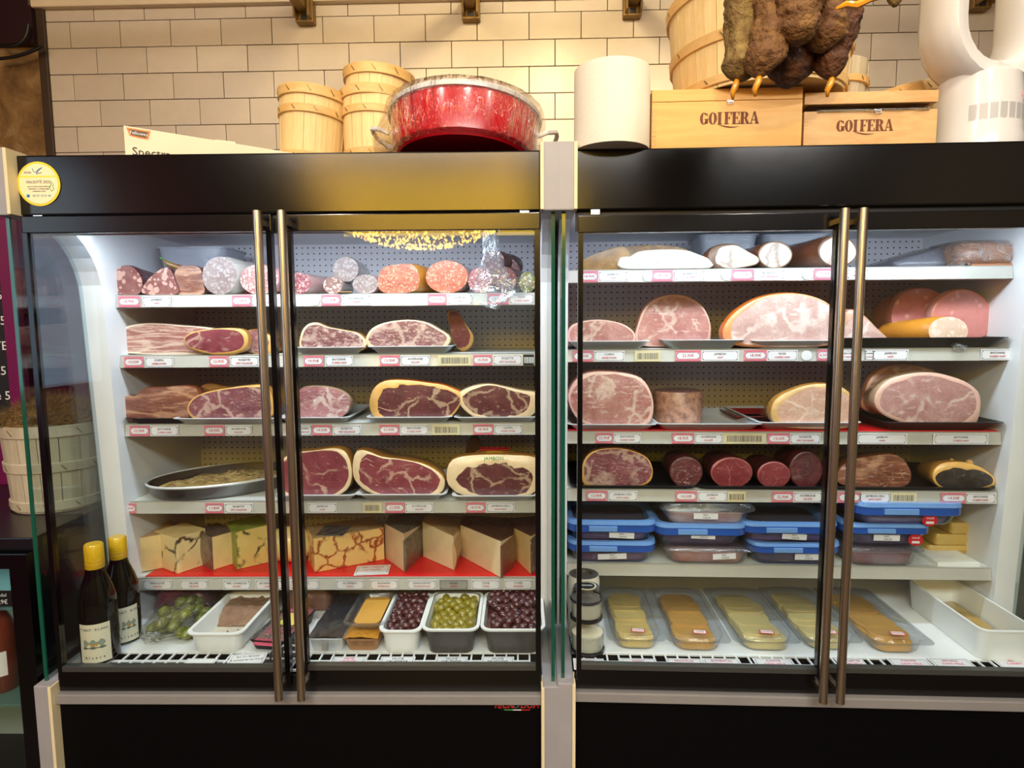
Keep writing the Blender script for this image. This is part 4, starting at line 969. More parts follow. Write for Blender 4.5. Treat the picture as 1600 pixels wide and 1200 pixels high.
# oval roasting pan of rillettes
zq = z4 + .002; zp = L.p(300, 763, YS - .02).z; hh = zp - zq
A_, B2 = .23, .15
c = Vector((-.952, .447, zq)); an = .6
pan = thing('roasting_pan', 'oval steel roasting pan of shredded meat at the left end of the fourth shelf', 'pan', L, Vector((c.x, c.y, zq)), rz=an)
def ov(a, b, z, n=48): return [(a * math.cos(2*pi*k/n), b * math.sin(2*pi*k/n), z) for k in range(n)]
pan_steel = M('dull_pan_steel', '#7c7a78', .32, .9, var=.1)
MB().loft([ov(A_ * .9, B2 * .9, 0), ov(A_ * .96, B2 * .96, .012), ov(A_ * .985, B2 * .985, hh - .006), ov(A_, B2, hh - .003), ov(A_, B2, hh), ov(A_ * .97, B2 * .97, hh), ov(A_ * .95, B2 * .95, .012), ov(A_ * .88, B2 * .88, .004)]).build('pan_body', pan_steel, pan, 40)
MB().loft([ov(A_ * 1.0, B2 * 1.0, hh - .004), ov(A_ * 1.012, B2 * 1.016, hh), ov(A_ * 1.0, B2 * 1.0, hh + .004), ov(A_ * .985, B2 * .98, hh + .001), ov(A_ * 1.0, B2 * 1.0, hh - .004)], False, False).build('rolled_rim', tray_steel, pan, True)
m = MB(); rings = []
for f in (0, .12, .25, .4, .55, .7, .85, .98):
    rings.append([(A_ * .9 * f * math.cos(2*pi*k/40), B2 * .9 * f * math.sin(2*pi*k/40), hh * .40 + .022 * (1 - f) + .02 * noise.noise(Vector((f * math.cos(2*pi*k/40) * 5, f * math.sin(2*pi*k/40) * 5, 3))) + .012 * noise.noise(Vector((f * math.cos(2*pi*k/40) * 19, f * math.sin(2*pi*k/40) * 19, 3)))) for k in range(40)])
tag(m.loft(rings, False, False).build('shredded_meat', M('shredded_meat', '#dcc490', .75, bump=.9, bscale=90, col2='#b89860', vscale=40), pan, 'all'), kind='stuff')
# ---------------------------------------------------------------- left refrigerator, cheese shelf
ZC = z5 + .0035
topbuild(MB().box(-.57, .62, 0, .40, 0, .003, .0008), 'shelf_mat', red_mat, 'red plastic mat under the cheeses in the left refrigerator', 'mat', L, Vector((oxl, YS + .002, z5 + .0002)))
pasteY = M('pale_yellow_cheese_paste', '#e6ca8e', .5, var=.06, vscale=30, coat=.25, bump=.1, bscale=120)
pasteW = M('ivory_cheese_paste', '#e9d5aa', .5, var=.05, vscale=30, coat=.25, bump=.1, bscale=120)
pasteP = M('pinkish_cheese_paste', '#dfc29c', .5, var=.07, vscale=24, coat=.25, bump=.1, bscale=120)
def veined(name, base, base2, vein, vs=16, dens=.5):
    n = N(name); v = n.coords(); dn = n.noise(v, 20, 4); off = n.n('VectorMath', operation='SCALE'); n.l(dn.outputs['Color'], off.inputs[0]); off.inputs['Scale'].default_value = .06
    vd = n.n('VectorMath', operation='ADD'); n.l(v, vd.inputs[0]); n.l(off.outputs[0], vd.inputs[1])
    vo = n.n('TexVoronoi', feature='DISTANCE_TO_EDGE'); vo.inputs['Scale'].default_value = vs; n.l(vd.outputs[0], vo.inputs['Vector'])
    f = n.ramp(vo.outputs['Distance'], ((.02, (1, 1, 1, 1)), (.09, (0, 0, 0, 1))))
    gt = n.ramp(n.noise(v, 16, 3).outputs[0], ((.62 - dens * .35, (0, 0, 0, 1)), (.72 - dens * .35, (1, 1, 1, 1))))
    c = n.mix(n.math('MULTIPLY', f, gt), n.ramp(n.noise(v, 12, 3).outputs[0], ((.3, base), (.7, base2))), vein)
    n.bsdf(c, .45, 0, .35, .15, n.bump(n.noise(v, 90, 2).outputs[0], .15, .003)); return n.m
paste_truffle = veined('truffle_veined_paste', '#e2c88c', '#ead6a0', '#4a3a2c', 14, .45)
paste_green = veined('herb_veined_paste', '#d2bc6c', '#dcc880', '#3c4420', 14, .35)
paste_orange = veined('orange_marbled_paste', '#e2b86c', '#ecc880', '#9c4410', 17, .8)
rind_bloom = M('dark_bloomy_rind', '#54423a', .7, col2='#7a6458', vscale=30, bump=.4, bscale=80, wrap=.4)
rind_grey = M('grey_herb_rind', '#7a6c56', .7, col2='#4e4436', vscale=60, bump=.6, bscale=70, wrap=.5)
rind_tan = M('tan_cheese_rind', '#b89464', .55, var=.15, vscale=20, wrap=.4)
rind_red = M('reddish_brown_rind', '#6a3a2c', .5, var=.15, vscale=16, wrap=.5)
rind_choc = M('brown_waxed_rind', '#5a3626', .45, var=.15, vscale=16, wrap=.5)
rind_green = M('green_herb_rind', '#8a9438', .6, var=.2, vscale=30, coat=.3)
cg = 'cheeses on the red mat of the left refrigerator'
def wedge(label, corners, depth, paste, rind, top=None, rind_side='R', bulge=.0, group=cg):
    """corners: two or three upright edges (px, y_top, y_bottom), left to right, standing on the mat; the body runs back from them"""
    B = [L.g(x, yb_, ZC) for x, yt, yb_ in corners]; hs = [max(.02, L.p(x, yt, b.y).z - ZC) for (x, yt, _), b in zip(corners, B)]
    h = sum(hs) / len(hs); o = B[0].copy(); B = [b - o for b in B]
    for b in B: b.y = max(b.y, YS - .005 - o.y) if False else b.y
    t = thing('cheese', label, 'cheese', L, o, group)
    back = []
    if len(B) == 2:
        nrm = Vector((-(B[1] - B[0]).y, (B[1] - B[0]).x, 0)).normalized(); nrm = nrm if nrm.y > 0 else -nrm
        back = [B[1] + nrm * depth, B[0] + nrm * depth]
    else:
        back = [B[2] + (B[2] - B[1]) * 0 + (B[0] - B[1]).normalized() * 0 + Vector((0, depth, 0)), B[0] + Vector((0, depth * .6, 0))]
    poly = B + back
    for p in poly: p.y = min(p.y, YB - .02 - o.y)
    hh = hs + [hs[-1], hs[0]]
    # paste block
    m = MB(); lo = [Vector((p.x, p.y, 0)) for p in poly]; hi = [Vector((p.x, p.y, k)) for p, k in zip(poly, hh)]
    m.loft([lo, [a.lerp(b, .5) for a, b in zip(lo, hi)], hi]); bmesh.ops.bevel(m.b, geom=m.b.edges[:], offset=.0012, segments=1, affect='EDGES')
    m.build('paste', paste, t, 30)
    # rind: a skin on the top, and on one side
    e = .0022
    up_ = MB(); up_.loft([[p + Vector((0, 0, .0002)) for p in hi], [p + Vector((0, 0, e)) for p in hi]])
    up_.build('top_rind', top or rind, t)
    if rind_side:
        a, b = (B[-2], B[-1]) if (rind_side == 'R' and len(B) > 2) else ((B[1], back[0]) if rind_side == 'R' else (back[1], B[0]))
        ha = hs[-1] if rind_side == 'R' else hs[0]
        d = (b - a); nn = Vector((d.y, -d.x, 0)).normalized()
        rings = []
        for k in range(9):
            f = k / 8; p = a + d * f
            rings.append([p + nn * (.0015 + .014 * bulge * math.sin(pi * s)) + Vector((0, 0, ha * s)) for s in (0, .25, .5, .75, 1)] + [p - nn * .002 + Vector((0, 0, ha * s)) for s in (1, 0)])
        MB().loft(rings).build('side_rind', rind, t, 45)
    return t, h
wedge('pale cheese block in film at the left end of the cheese shelf', [(215, 842, 895), (274, 832, 884)], .14, pasteY, rind_tan, rind_side=None)
wedge('cheese slab with dark truffle veins, second from left', [(278, 842, 897), (324, 827, 881)], .12, paste_truffle, rind_tan, pasteY, None)
wedge('dark-rinded wedge of plain yellow cheese, third from left', [(333, 840, 891), (371, 829, 879)], .12, pasteY, rind_bloom, rind_bloom, 'L', .4)
wedge('yellow cheese with green herb edge and dark veins', [(371, 832, 890), (424, 820, 878)], .12, paste_green, rind_green, rind_green, 'L')
bl = thing('cheese', 'smooth rounded whole cheese behind the right door handle', 'cheese', L, L.g(447, 884, ZC), cg); bw = L.p(486, 850, bl.location.y).x - L.p(409, 850, bl.location.y).x; bh = L.p(447, 829, bl.location.y).z - ZC
rings = []
for f in (0, .06, .2, .4, .6, .8, .94, 1):
    s = math.sqrt(max(0.02, 1 - abs(2 * f - 1) ** 2.6)); rings.append([(bw/2 * s * math.cos(a), f * .10 - .01, bh/2 + bh/2 * s * math.sin(a)) for a in [2*pi*k/32 for k in range(32)]])
MB().loft(rings).build('waxed_body', M('pale_waxed_cheese', '#dcc888', .4, var=.05, coat=.4), bl, 'all')
tw, hw_ = wedge('large orange-marbled cheese block in film, right of the handles', [(492, 842, 895), (601, 825, 874)], .13, paste_orange, rind_tan, rind_tan, None)
MB().box(0, .085, .02, .12, hw_ * 1.0 + .003, hw_ * 1.0 + .005).box(-.002, .0, .02, .12, hw_ * .55, hw_ + .005).build('white_wrapper', film_milky, tw)
wedge('cheese wedge with a grey herb-crusted rind, corner towards the glass', [(602, 818, 872), (632, 834, 894), (660, 820, 866)], .14, pasteP, rind_grey, rind_grey, 'R', .5)
wedge('pale tan-rinded wedge right of the herb-crusted cheese', [(661, 816, 870), (709, 838, 891), (719, 829, 868)], .14, pasteW, rind_tan, rind_tan, 'R', .6)
wedge('tall cheese wedge with a reddish-brown rind, largest of the right group', [(720, 820, 869), (783, 846, 903), (803, 836, 884)], .16, pasteW, rind_red, rind_choc, 'R', .3)
wedge('brown-waxed cheese wedge cut off by the right door stile', [(803, 825, 872), (830, 838, 898), (842, 832, 886)], .16, pasteY, rind_choc, rind_choc, 'R', .3)
def flatcard(fr, label, p4, z, kind, lines, name='price_card', rot=0):
    """card lying on a surface; p4: left, right, y_front, y_back in the picture"""
    a, b = fr.g(p4[0], p4[2], z), fr.g(p4[1], p4[2], z); bk = fr.g((p4[0] + p4[1]) / 2, p4[3], z)
    w_ = b.x - a.x; d = max(.03, bk.y - a.y)
    o = topbuild(MB().box(-w_/2, w_/2, 0, d, 0, .001), name, kind, label, 'price card', fr, Vector(((a.x + b.x) / 2, a.y, z + .001)), rz=rot)
    MB().box(-w_*.44, w_*.44, d*.06, d*.075, .001, .0013).box(-w_*.44, w_*.44, d*.90, d*.915, .001, .0013).box(-w_*.45, -w_*.44, d*.1, d*.9, .001, .0013).box(w_*.44, w_*.45, d*.1, d*.9, .001, .0013).build('printed_border', ink_grey, o)
    for k, (s, mt, sz) in enumerate(lines):
        put('lettering', text_mesh(s, mt, sz), o, Matrix.Translation((0, d * (.76 - .26 * k), .0012)))
    return o
flatcard(L, 'white price card lying on the red mat before the orange-marbled cheese', (553, 606, 899, 884), ZC, card_white, [('MOLITERNO', ink_red, .012), ('AU TRUFFE', ink_red, .010)], rot=.1)

# ---- left refrigerator, bottom deck
zd = ZD + .001
def bottle(label, px, ybase, ycap, fr, Y, wpx, lab=None):
    b = fr.p(px, ybase, Y); b.z = zd; sc = (Y + 1.484) / FPX; r = wpx / 2 * sc; h = fr.p(px, ycap, Y).z - zd
    t = thing('wine_bottle', label, 'bottle', fr, b, 'yellow-capped wine bottles')
    gl = M('dark_bottle_glass', '#030503', .1, coat=.2)
    MB().lathe([(.001, .004), (r * .8, 0), (r, .006), (r, h * .48), (r * .97, h * .55), (r * .80, h * .64), (r * .55, h * .74), (r * .46, h * .80), (r * .44, h * .87), (.001, h * .87)], 32).build('glass_body', gl, t, 50)
    MB().lathe([(r * .46, h * .79), (r * .5, h * .80), (r * .5, h * .985), (r * .44, h), (.001, h)], 24).build('capsule', M('yellow_capsule', '#dcae18', .35, coat=.5, bump=.2, bscale=200), t, 40)
    for q in (.83, .86): MB().lathe([(r * .5, h * q), (r * .515, h * (q + .003)), (r * .5, h * (q + .006))], 24).build('capsule_ring', M('yellow_capsule_ring', '#c08c10', .35), t)
    if lab:
        a0, a1 = lab; z0, z1_ = h * .03, h * .36; q = r * 1.006
        lb_ = MB().loft([[(q * math.sin(a), -q * math.cos(a), z) for z in (z0, z0 + .02, z1_ - .02, z1_)] for a in [a0 + (a1 - a0) * k / 14 for k in range(15)]], False, False, closed=False).build('label', M('cream_wine_label', '#d9d3bd', .6), t, 'all')
        am = (a0 + a1) / 2
        for sz, zz, s, mt in ((.0085, h * .315, 'PINOT BLANC', ink_grey), (.011, h * .075, 'Alsace', ink_grey)):
            for k, ch in enumerate(s):
                aa = am + (k - len(s) / 2 + .5) * sz * .78 / r
                put('lettering', text_mesh(ch, mt, sz), lb_, Matrix.Translation((q * 1.004 * math.sin(aa), -q * 1.004 * math.cos(aa), zz)) @ Matrix.Rotation(aa, 4, 'Z') @ UP)
        for c_, zz, hh_, d_ in ((M('grey_print', '#8a9488', .6), .20, .07, .75), (M('ochre_print', '#c08c3c', .6), .185, .03, .25), (M('slate_print', '#5c665c', .6), .16, .025, .8)):
            MB().loft([[(q * 1.003 * math.sin(a), -q * 1.003 * math.cos(a), h * zz + s * h * hh_ / 2 * (.6 + .4 * math.sin(k * 1.7))) for s in (-1, 1)] for k, a in enumerate([am + (a1 - a0) * .5 * d_ * (i / 10 - .5) * 2 * .9 for i in range(11)])], False, False, closed=False).build('printed_landscape', c_, lb_)
    return t
bottle('yellow-capped wine bottle standing nearest the glass with a landscape label', 160, 1040, 849, L, .075, 56, (-.55, 1.15))
bottle('yellow-capped wine bottle standing behind the labelled one', 196, 1024, 838, L, .175, 52, (.35, 1.5))
# gherkins in a film bag
o = L.p(246, 1022, .13); o.z = zd
bag = thing('gherkin_bag', 'bag of green gherkins lying between the wine bottles and the white tub', 'bag', L, o)
m = MB(); ghm = M('green_gherkin', '#5c6420', .35, col2='#7c8030', vscale=18, coat=.5, bump=.3, bscale=60)
for k in range(46):
    f = rnd.random(); x = rnd.uniform(-.07, .07) + f * .035; y = f * .42; z = .016 + .05 * rnd.random() * math.sin(pi * min(1, f + .25))
    m.ico((x, y, z), .02, 2, (rnd.uniform(.7, 1), rnd.uniform(1, 1.6), .75))
tag(m.build('gherkins', ghm, bag, 'all'), kind='stuff')
rings = []
for j in range(15):
    f = j / 14; s = math.sin(pi * min(1, max(.02, f * 1.0))) ** .35
    rings.append([((.085 * math.cos(a) * s + f * .035) * (1 + .12 * noise.noise(Vector((a, f * 6, 1)))), -.025 + f * .49, max(.001, .042 + .044 * math.sin(a) * s + .012 * noise.noise(Vector((math.cos(a) * 3, f * 9, math.sin(a) * 3))))) for a in [2*pi*k/24 for k in range(24)]])
MB().loft(rings).build('film_bag', glass('thin_bag_film', '#fafaf4', .05, 1.45, 1.5, 1, .012), bag, 'all')
pp = thing('meat_packet', 'flat purple-red vacuum packet lying behind the gherkin bag', 'packet', L, L.g(255, 985, zd) + Vector((0, .12, .0)))
MB().loft([rr(.16, .26, .03, 4, 0, .1, 0), rr(.18, .28, .03, 4, 0, .1, .02), rr(.15, .25, .03, 4, 0, .1, .09)]).build('vacuum_film', M('purple_red_packet', '#5a2434', .35, wrap=.9, var=.2), pp, 'all')

def decktub(label, fr, zdk, xl, xr, yr, ybase, yback, xback, mat, group, inner=None, foot=.84, name='food_tub'):
    xm = (xl + xr) / 2
    fb = fr.g(xm, ybase, zdk); Yf = fb.y - .012; zr_ = fr.p(xm, yr, Yf).z
    bk = fr.g(xback, yback, zr_); dep = min(bk.y, YB - .02) - Yf
    return tub(label, fr, xl, xr, yr, Yf, dep, zdk, mat, zr_ - zdk, foot, .93, .007, .022, name, 'tub', group, .003, inner)
gt_ = 'long food tubs on the bottom deck of the left refrigerator'
t1 = decktub('white tub of leftover rillettes, leftmost and nearly empty', L, zd, 286, 377, 991, 1021, 923, 370, white_plate, gt_)
w1_, d1_, h1_, f_, df_ = t1['dims']
rings = []
for j in range(11):
    f = j / 10; y = d1_ * (.02 + .44 * f)
    rings.append([(w1_ * (.38 + .04 * f) * (i / 5 - 1), y + .006 * noise.noise(Vector((i, j, 4))), .012 + h1_ * .55 * min(1, f * 2.5) + .008 * noise.noise(Vector((i * .8, j * .8, 2)))) for i in range(11)])
MB().loft(rings, False, False, closed=False).build('rillettes', M('brown_rillettes', '#94745c', .7, bump=.7, bscale=80, col2='#7c5c48', vscale=30), t1, 'all')
MB().loft([rr(w1_ * .80, d1_ * .86, .02, 4, z=.0035), rr(w1_ * .81, d1_ * .87, .02, 4, z=.009)], False, True).build('scraped_fat_layer', M('beige_fat_smear', '#d8ccba', .5, var=.1), t1)
cr = MB()
for k in range(9): cr.ico((rnd.uniform(-.02, .03), -d1_ * rnd.uniform(.05, .3), .011), rnd.uniform(.002, .005), 1, (1, 1.4, .5))
tag(cr.build('meat_crumbs', M('brown_crumbs', '#6c4c38', .7), t1), kind='stuff')
t2 = decktub('white tub of dark purple olives, left of the green olives', L, zd, 589, 658, 987, 1021, 925, 632, white_plate, gt_)
t3 = decktub('dark grey tub with white inside holding green olives', L, zd, 657, 748, 985, 1021, 925, 690, grey_plate, gt_, white_plate)
t4 = decktub('dark grey tub with white rim heaped with dark purple olives at the right end', L, zd, 750, 852, 985, 1021, 925, 762, grey_plate, gt_, white_plate)
for tt in (t3, t4):
    w_, d_, h_, f_, df_ = tt['dims']
    MB().loft([rr(w_, d_, .028, 4, z=h_ - .004), rr(w_ + .002, d_ + .002, .028, 4, z=h_ + .001), rr(w_ - .016, d_ - .016, .024, 4, z=h_ + .0012)], False, False).build('white_rim', white_plate, tt, True)
ol_dark = M('dark_purple_olive', '#3a1418', .22, col2='#57242a', vscale=40, coat=.6)
ol_green = M('yellow_green_olive', '#7a6c14', .25, col2='#948420', vscale=40, coat=.6)
me_d = MB().ico((0, 0, 0), .0128, 2, (.86, 1.2, .84)).mesh('olive', ol_dark, 'all'); me_g = MB().ico((0, 0, 0), .0145, 2, (.9, 1.25, .88)).mesh('olive', ol_green, 'all')
def olives(tt, me, lab, group, z0, z1_, nx, ny, step, liquid=None):
    w_, d_, h_, f_, df_ = tt['dims']; base = tt.matrix_world.copy() if False else None
    loc = tt.matrix_basis
    iw = lambda f: (w_ - .014) * (f_ + (1 - f_) * f) - .009
    il = lambda f: (d_ - .014) * (df_ + (1 - df_) * f) - .009
    if liquid: MB().loft([rr(iw(.05), il(.05), .018, 4, z=.006), rr(iw(liquid[0]), il(liquid[0]), .02, 4, z=h_ * liquid[0])], True, True).build(liquid[2], liquid[1], tt)
    else: MB().loft([rr(iw(.05), il(.05), .018, 4, z=.006), rr(iw(z0 - .1), il(z0 - .1), .02, 4, z=h_ * (z0 - .1))], True, True).build('olive_bed', me.materials[0], tt)
    for j in range(ny):
        for i in range(nx):
            f = j / max(1, ny - 1); x = (i - (nx - 1) / 2) * step + (step * .5 if j % 2 else 0) - step * .25 + rnd.uniform(-.003, .003); y = -d_ * .46 + .021 + j * step * .88
            if abs(x) > w_ * .42 - .008 or y > d_ * .46: continue
            z = h_ * (z0 + (z1_ - z0) * f) + rnd.uniform(-.004, .006)
            o = link(bpy.data.objects.new('olive', me)); o.matrix_world = loc @ Matrix.Translation((x, y, z)) @ Matrix.Rotation(rnd.uniform(0, 6), 4, 'Z') @ Matrix.Rotation(rnd.uniform(-.7, .7), 4, 'X')
            tag(o, lab, 'olive', group)
olives(t2, me_d, 'shiny dark purple olive heaped in the narrow white tub', 'dark olives in the white tub', .62, 1.0, 4, 12, .0225)
olives(t3, me_g, 'yellow-green olive in oil in the dark grey tub', 'green olives in the grey tub', .72, .80, 5, 12, .027, (.76, M('yellow_oil', '#6c620e', .08, coat=1), 'oil'))
olives(t4, me_d, 'shiny dark purple olive heaped in the rightmost grey tub', 'dark olives in the grey tub', .92, 1.25, 6, 13, .0235)

# packaged slices, foil packs, terrine
def pack(label, fr, zdk, xl, xr, yfront_top, ybase, yback, matb, topm, contents=None, h=None, name='meat_packet', cat='packet', rz=0, foot=.86, group=None):
    xm = (xl + xr) / 2; fb = fr.g(xm, ybase, zdk); Yf = fb.y - .005
    a, b = fr.p(xl, yfront_top, Yf), fr.p(xr, yfront_top, Yf); hh = h or max(.012, a.z - zdk); w_ = b.x - a.x
    bk = fr.g(xm, yback, zdk + hh); d = min(bk.y, YB - .03) - Yf
    t = thing(name, label, cat, fr, Vector(((a.x + b.x) / 2, Yf + d / 2, zdk)), group, rz=rz)
    MB().loft([rr(w_ * foot, d * foot, .012, 3, z=0), rr(w_ * .97, d * .98, .015, 3, z=hh - .002), rr(w_, d, .015, 3, z=hh - .002), rr(w_, d, .015, 3, z=hh), rr(w_ * .94, d * .95, .015, 3, z=hh), rr(w_ * .9, d * .93, .015, 3, z=hh * .7)]).build('tray', matb, t, 40)
    rings = []
    for j in range(13): rings.append([(w_ * .49 * (i / 5 - 1), d * .49 * (j / 6 - 1), hh + .002 + .005 * abs(noise.noise(Vector((i * .7, j * .6, xl)))) + (.004 * (1 - abs(i / 5 - 1)))) for i in range(11)])
    MB().loft(rings, False, False, closed=False).build('film', topm, t, 'all')
    return t, w_, d, hh
tp, w_, d_, h_ = pack('black tray of pink sliced meat in film with a yellow label', L, zd, 392, 452, 1003, 1018, 950, black_matte, film_mat, rz=-.12)
for k in range(7): MB().loft([rr(w_ * .8, .06, .02, 3, cx=rnd.uniform(-.004, .004), cy=-d_ * .4 + k * d_ * .13, z=h_ * .8 + .001 * k), rr(w_ * .76, .055, .02, 3, cx=0, cy=-d_ * .4 + k * d_ * .13, z=h_ * .8 + .004 + .001 * k)]).build('meat_slice', cooked_red if k % 2 else M('pink_slice', '#c8506a', .4), tp)
MB().box(-w_*.1, w_*.35, -.02, .05, h_ + .008, h_ + .0088).build('yellow_label', M('yellow_paper_label', '#e0cc6c', .5), tp)
br = thing('pate_loaf', 'brown terrine loaf behind the black trays, seen between the handles', 'terrine', L, L.g(470, 965, zd) + Vector((0, .1, 0)))
MB().loft([rr(.15, .11, .02, 4, z=0), rr(.16, .12, .02, 4, z=.05), rr(.14, .10, .02, 4, z=.075)]).build('loaf', M('brown_terrine', '#7c5444', .6, col2='#5c3a30', vscale=25, wrap=.4), br, 40)
tp, w_, d_, h_ = pack('foil tray sealed with dark shiny film', L, zd, 479, 535, 999, 1020, 930, tray_steel, M('dark_crinkled_film', '#2c2c32', .2, wrap=1.0, coat=1), name='foil_tray', cat='food tray')
MB().box(-.008, .008, -d_/2 - .001, -d_/2 + .004, h_ * .3, h_ * .75).build('price_sticker', M('grey_sticker', '#9c9894', .6), tp)
tp, w_, d_, h_ = pack('foil tray of orange terrine under the clear box', L, zd, 536, 590, 1000, 1020, 928, M('foil_orange', '#b8865c', .35, .4), M('orange_terrine', '#cf8c2c', .4, var=.15, wrap=.7), name='foil_tray', cat='food tray')
zt_ = zd + h_ + .010
cb2 = tub('clear plastic box standing on the foil tray of orange terrine', L, 533, 603, 976, .115, .21, zt_, clear_pet, None, .78, .86, .006, .02, 'plastic_box', 'box')
MB().loft([rr(.07, .16, .02, 4, z=.004), rr(.075, .165, .02, 4, z=.016)]).build('golden_contents', M('golden_jelly', '#d8a048', .3), cb2, 40)
flatcard(L, 'black handwritten card leaning among the meat packets', (408, 452, 1040, 1000), zd + .022, card_black, [('pâté', ink_white, .022), ('de tête', ink_white, .022), ('de campagne', ink_white, .016)], 'chalk_card')
flatcard(L, 'white folded paper note lying on the grid before the black card', (352, 408, 1042, 1022), zd + .003, paper, [('lait cru fermier', ink_grey, .010), ('à conserver au froid', ink_grey, .010)], 'paper_note', rot=.15)
for i, (x0, x1, ls, q) in enumerate(((514, 566, ('PÂTÉ', 'CROÛTE', 'MAISON'), 'before the foil trays'), (590, 645, ('OLIVE', 'CALAMATA', 'GRECQUE'), 'before the white olive tub'), (678, 729, ('OLIVE', 'ITALIENNE', 'GIGANTE'), 'before the green olives'), (751, 803, ('OLIVE', 'DE NYONS', 'PRUNELLE'), 'before the rightmost olives'))):
    flatcard(L, 'white card with %s lettering on the grid %s' % ('red' if i == 0 else 'black and pink', q), (x0, x1, 1042, 1027), zd, card_white, [(ls[0], ink_pink if i == 0 else ink_black, .012), (ls[1], ink_pink if i == 0 else ink_black, .011), (ls[2], ink_pink, .013)])
flatcard(L, 'white label strip on the grid beside the pink strip', (282, 330, 1042, 1030), zd, paper, [])
topbuild(MB().box(-.032, .032, 0, .012, 0, .001), 'label_strip', card_pink, 'pink label strip on the grid before the white tub', 'label', L, L.g(261, 1043, zd) + Vector((0, 0, .001)))
# ---------------------------------------------------------------- right refrigerator
r1, r2, r3, r4, r5 = ZSR
# top shelf
g6 = 'cured pork on the top shelf of the right refrigerator'
for i, (xa, xb) in enumerate(((1092, 1190), (1193, 1302))):
    tub('milky plastic box at the back of the right top shelf, %s' % ('behind the dark rolled pork', 'behind the white pork roll')[i], R, xa, xb, 366, YS + .17, .18, r1 + .001, milky_tub, None, .8, .86, .006, .02, 'plastic_box', 'box', 'milky boxes at the back of the right top shelf')
ham('yellow-brown film-wrapped piece at the left end of the right top shelf', R, F, [(908,418),(910,406),(922,399),(940,393),(958,387),(975,386),(985,398),(985,418)], r1, .17, netting, netting, None, group=g6)
ham('brown netted piece lying behind the white lard slab', R, F + .07, [(940,418),(945,395),(975,386),(1010,383),(1045,384),(1080,392),(1092,418)], r1, .14, netting, netting, None, group=g6)
ham('white lard slab in film on the right top shelf', R, F - .01, [(971,419),(971,402),(985,401),(1000,393),(1035,390),(1070,391),(1092,398),(1107,405),(1109,418),(1040,420)], r1, .09, lard_m, white_fat, white_fat, (.03, .03, .05, .04), group=g6, taper=.85)
ham('dark rolled pork with a lopsided white cut face', R, F, [(1112,416),(1106,400),(1112,388),(1130,381),(1150,382),(1168,392),(1186,402),(1184,411),(1165,416),(1140,418)], r1, .2, roll_m, rind_brown, M('dark_rind_layer', '#6c4c34', .5, var=.3, wrap=.5), (.28, .06, .10, .06), group=g6, skew=-.1)
sal('round white pork roll with a dark swirl, middle of the right top shelf', R, F, 1211, 396, 27, 19, r1, .2, roll_m, rind_brown, 'rolled pork', 'pork_roll', (.08,) * 4, M('brown_roll_rind', '#8a6a50', .5, var=.25), group=g6, skew=-.2)
sal('large mottled pork roll behind the left handle of the right refrigerator', R, F - .01, 1308, 393, 31, 25, r1, .24, roll_m, rind_brown, 'rolled pork', 'pork_roll', (.09,) * 4, M('brown_roll_rind2', '#7a5a48', .5, var=.25), group=g6, skew=-.35)
m = MB(); P0 = [R.p(x, y, YS + .16) for x, y in ((1345, 416), (1345, 398))]
gp = thing('wrapped_packet', 'glossy film-wrapped brown packet at the right end of the right top shelf', 'packet', R, R.p(1525, 416, F + .09) * 1)
gp.matrix_world = R.M @ Matrix.Translation(Vector((R.p(1525, 416, F + .09).x, F + .09, r1)))
wv = R.p(1592, 400, F).x - R.p(1463, 400, F).x; hv = R.p(1525, 376, F).z - r1
MB().loft([rr(wv * .94, .17, .03, 4, z=0), rr(wv, .19, .035, 4, z=hv * .3), rr(wv * .98, .18, .035, 4, z=hv * .8), rr(wv * .86, .14, .03, 4, z=hv)]).build('brown_contents', M('brown_cured_packet', '#6c3c28', .35, col2='#b4703c', vscale=9, wrap=.9), gp, 'all')
MB().loft([rr(wv * .98, .18, .03, 4, z=.001), rr(wv * 1.04, .2, .035, 4, z=hv * .3), rr(wv * 1.02, .19, .035, 4, z=hv * .85), rr(wv * .9, .15, .03, 4, z=hv * 1.05)]).build('film', film_mat, gp, 'all')
dg = thing('dark_packet', 'long dark grey packet lying behind the glossy one on the right top shelf', 'packet', R, Vector((R.p(1430, 410, YS + .17).x, YS + .18, r1)))
MB().loft([rr(.30, .24, .03, 4, cx=.03, z=0), rr(.30, .24, .03, 4, cx=.03, z=.02), rr(.22, .2, .03, 4, cx=.09, z=.055), rr(.16, .16, .03, 4, cx=.11, z=.07)]).build('film', M('dark_grey_film', '#5c5c66', .3, wrap=.7), dg, 'all')
topbuild(MB().box(-.05, .06, 0, .10, 0, .006, .001), 'bread_board', M('orange_brown_board', '#a46a44', .5), 'flat orange-brown board under the glossy packet', 'board', R, Vector((R.p(1545, 416, F).x, YS + .0, r1)))
# second shelf
g7 = 'cooked hams on the second shelf of the right refrigerator'
tray('steel tray under the small bacon slab at the left end of the right second shelf', R, 874, 1018, 533, YS - .025, .30, r2)
ham('small bacon slab with an orange fat edge, leftmost on the right second shelf', R, F, [(888,524),(890,510),(905,503),(935,500),(965,503),(985,510),(993,519),(985,528),(950,532),(905,531)], r2 + TR, .15, cooked_red, pink_fat, pink_fat, (.05, .05, .03, .08), group=g7, seams=[(.0022, (896,524),(915,519),(940,516),(960,519),(985,517))])
tray('steel tray under the dusky round ham', R, 1040, 1166, 531, YS - .022, .30, r2)
ham('dusky pink round ham standing behind the bacon slab', R, F + .08, [(994,528),(998,498),(1012,474),(1040,462),(1072,463),(1098,477),(1110,500),(1110,520),(1104,530),(1040,533)], r2 + TR, .16, cooked_red, rind_pink, pink_fat, (.05, .05, .05, .05), group=g7)
tray('steel tray under the big orange-rinded ham', R, 1176, 1303, 532, YS - .022, .30, r2)
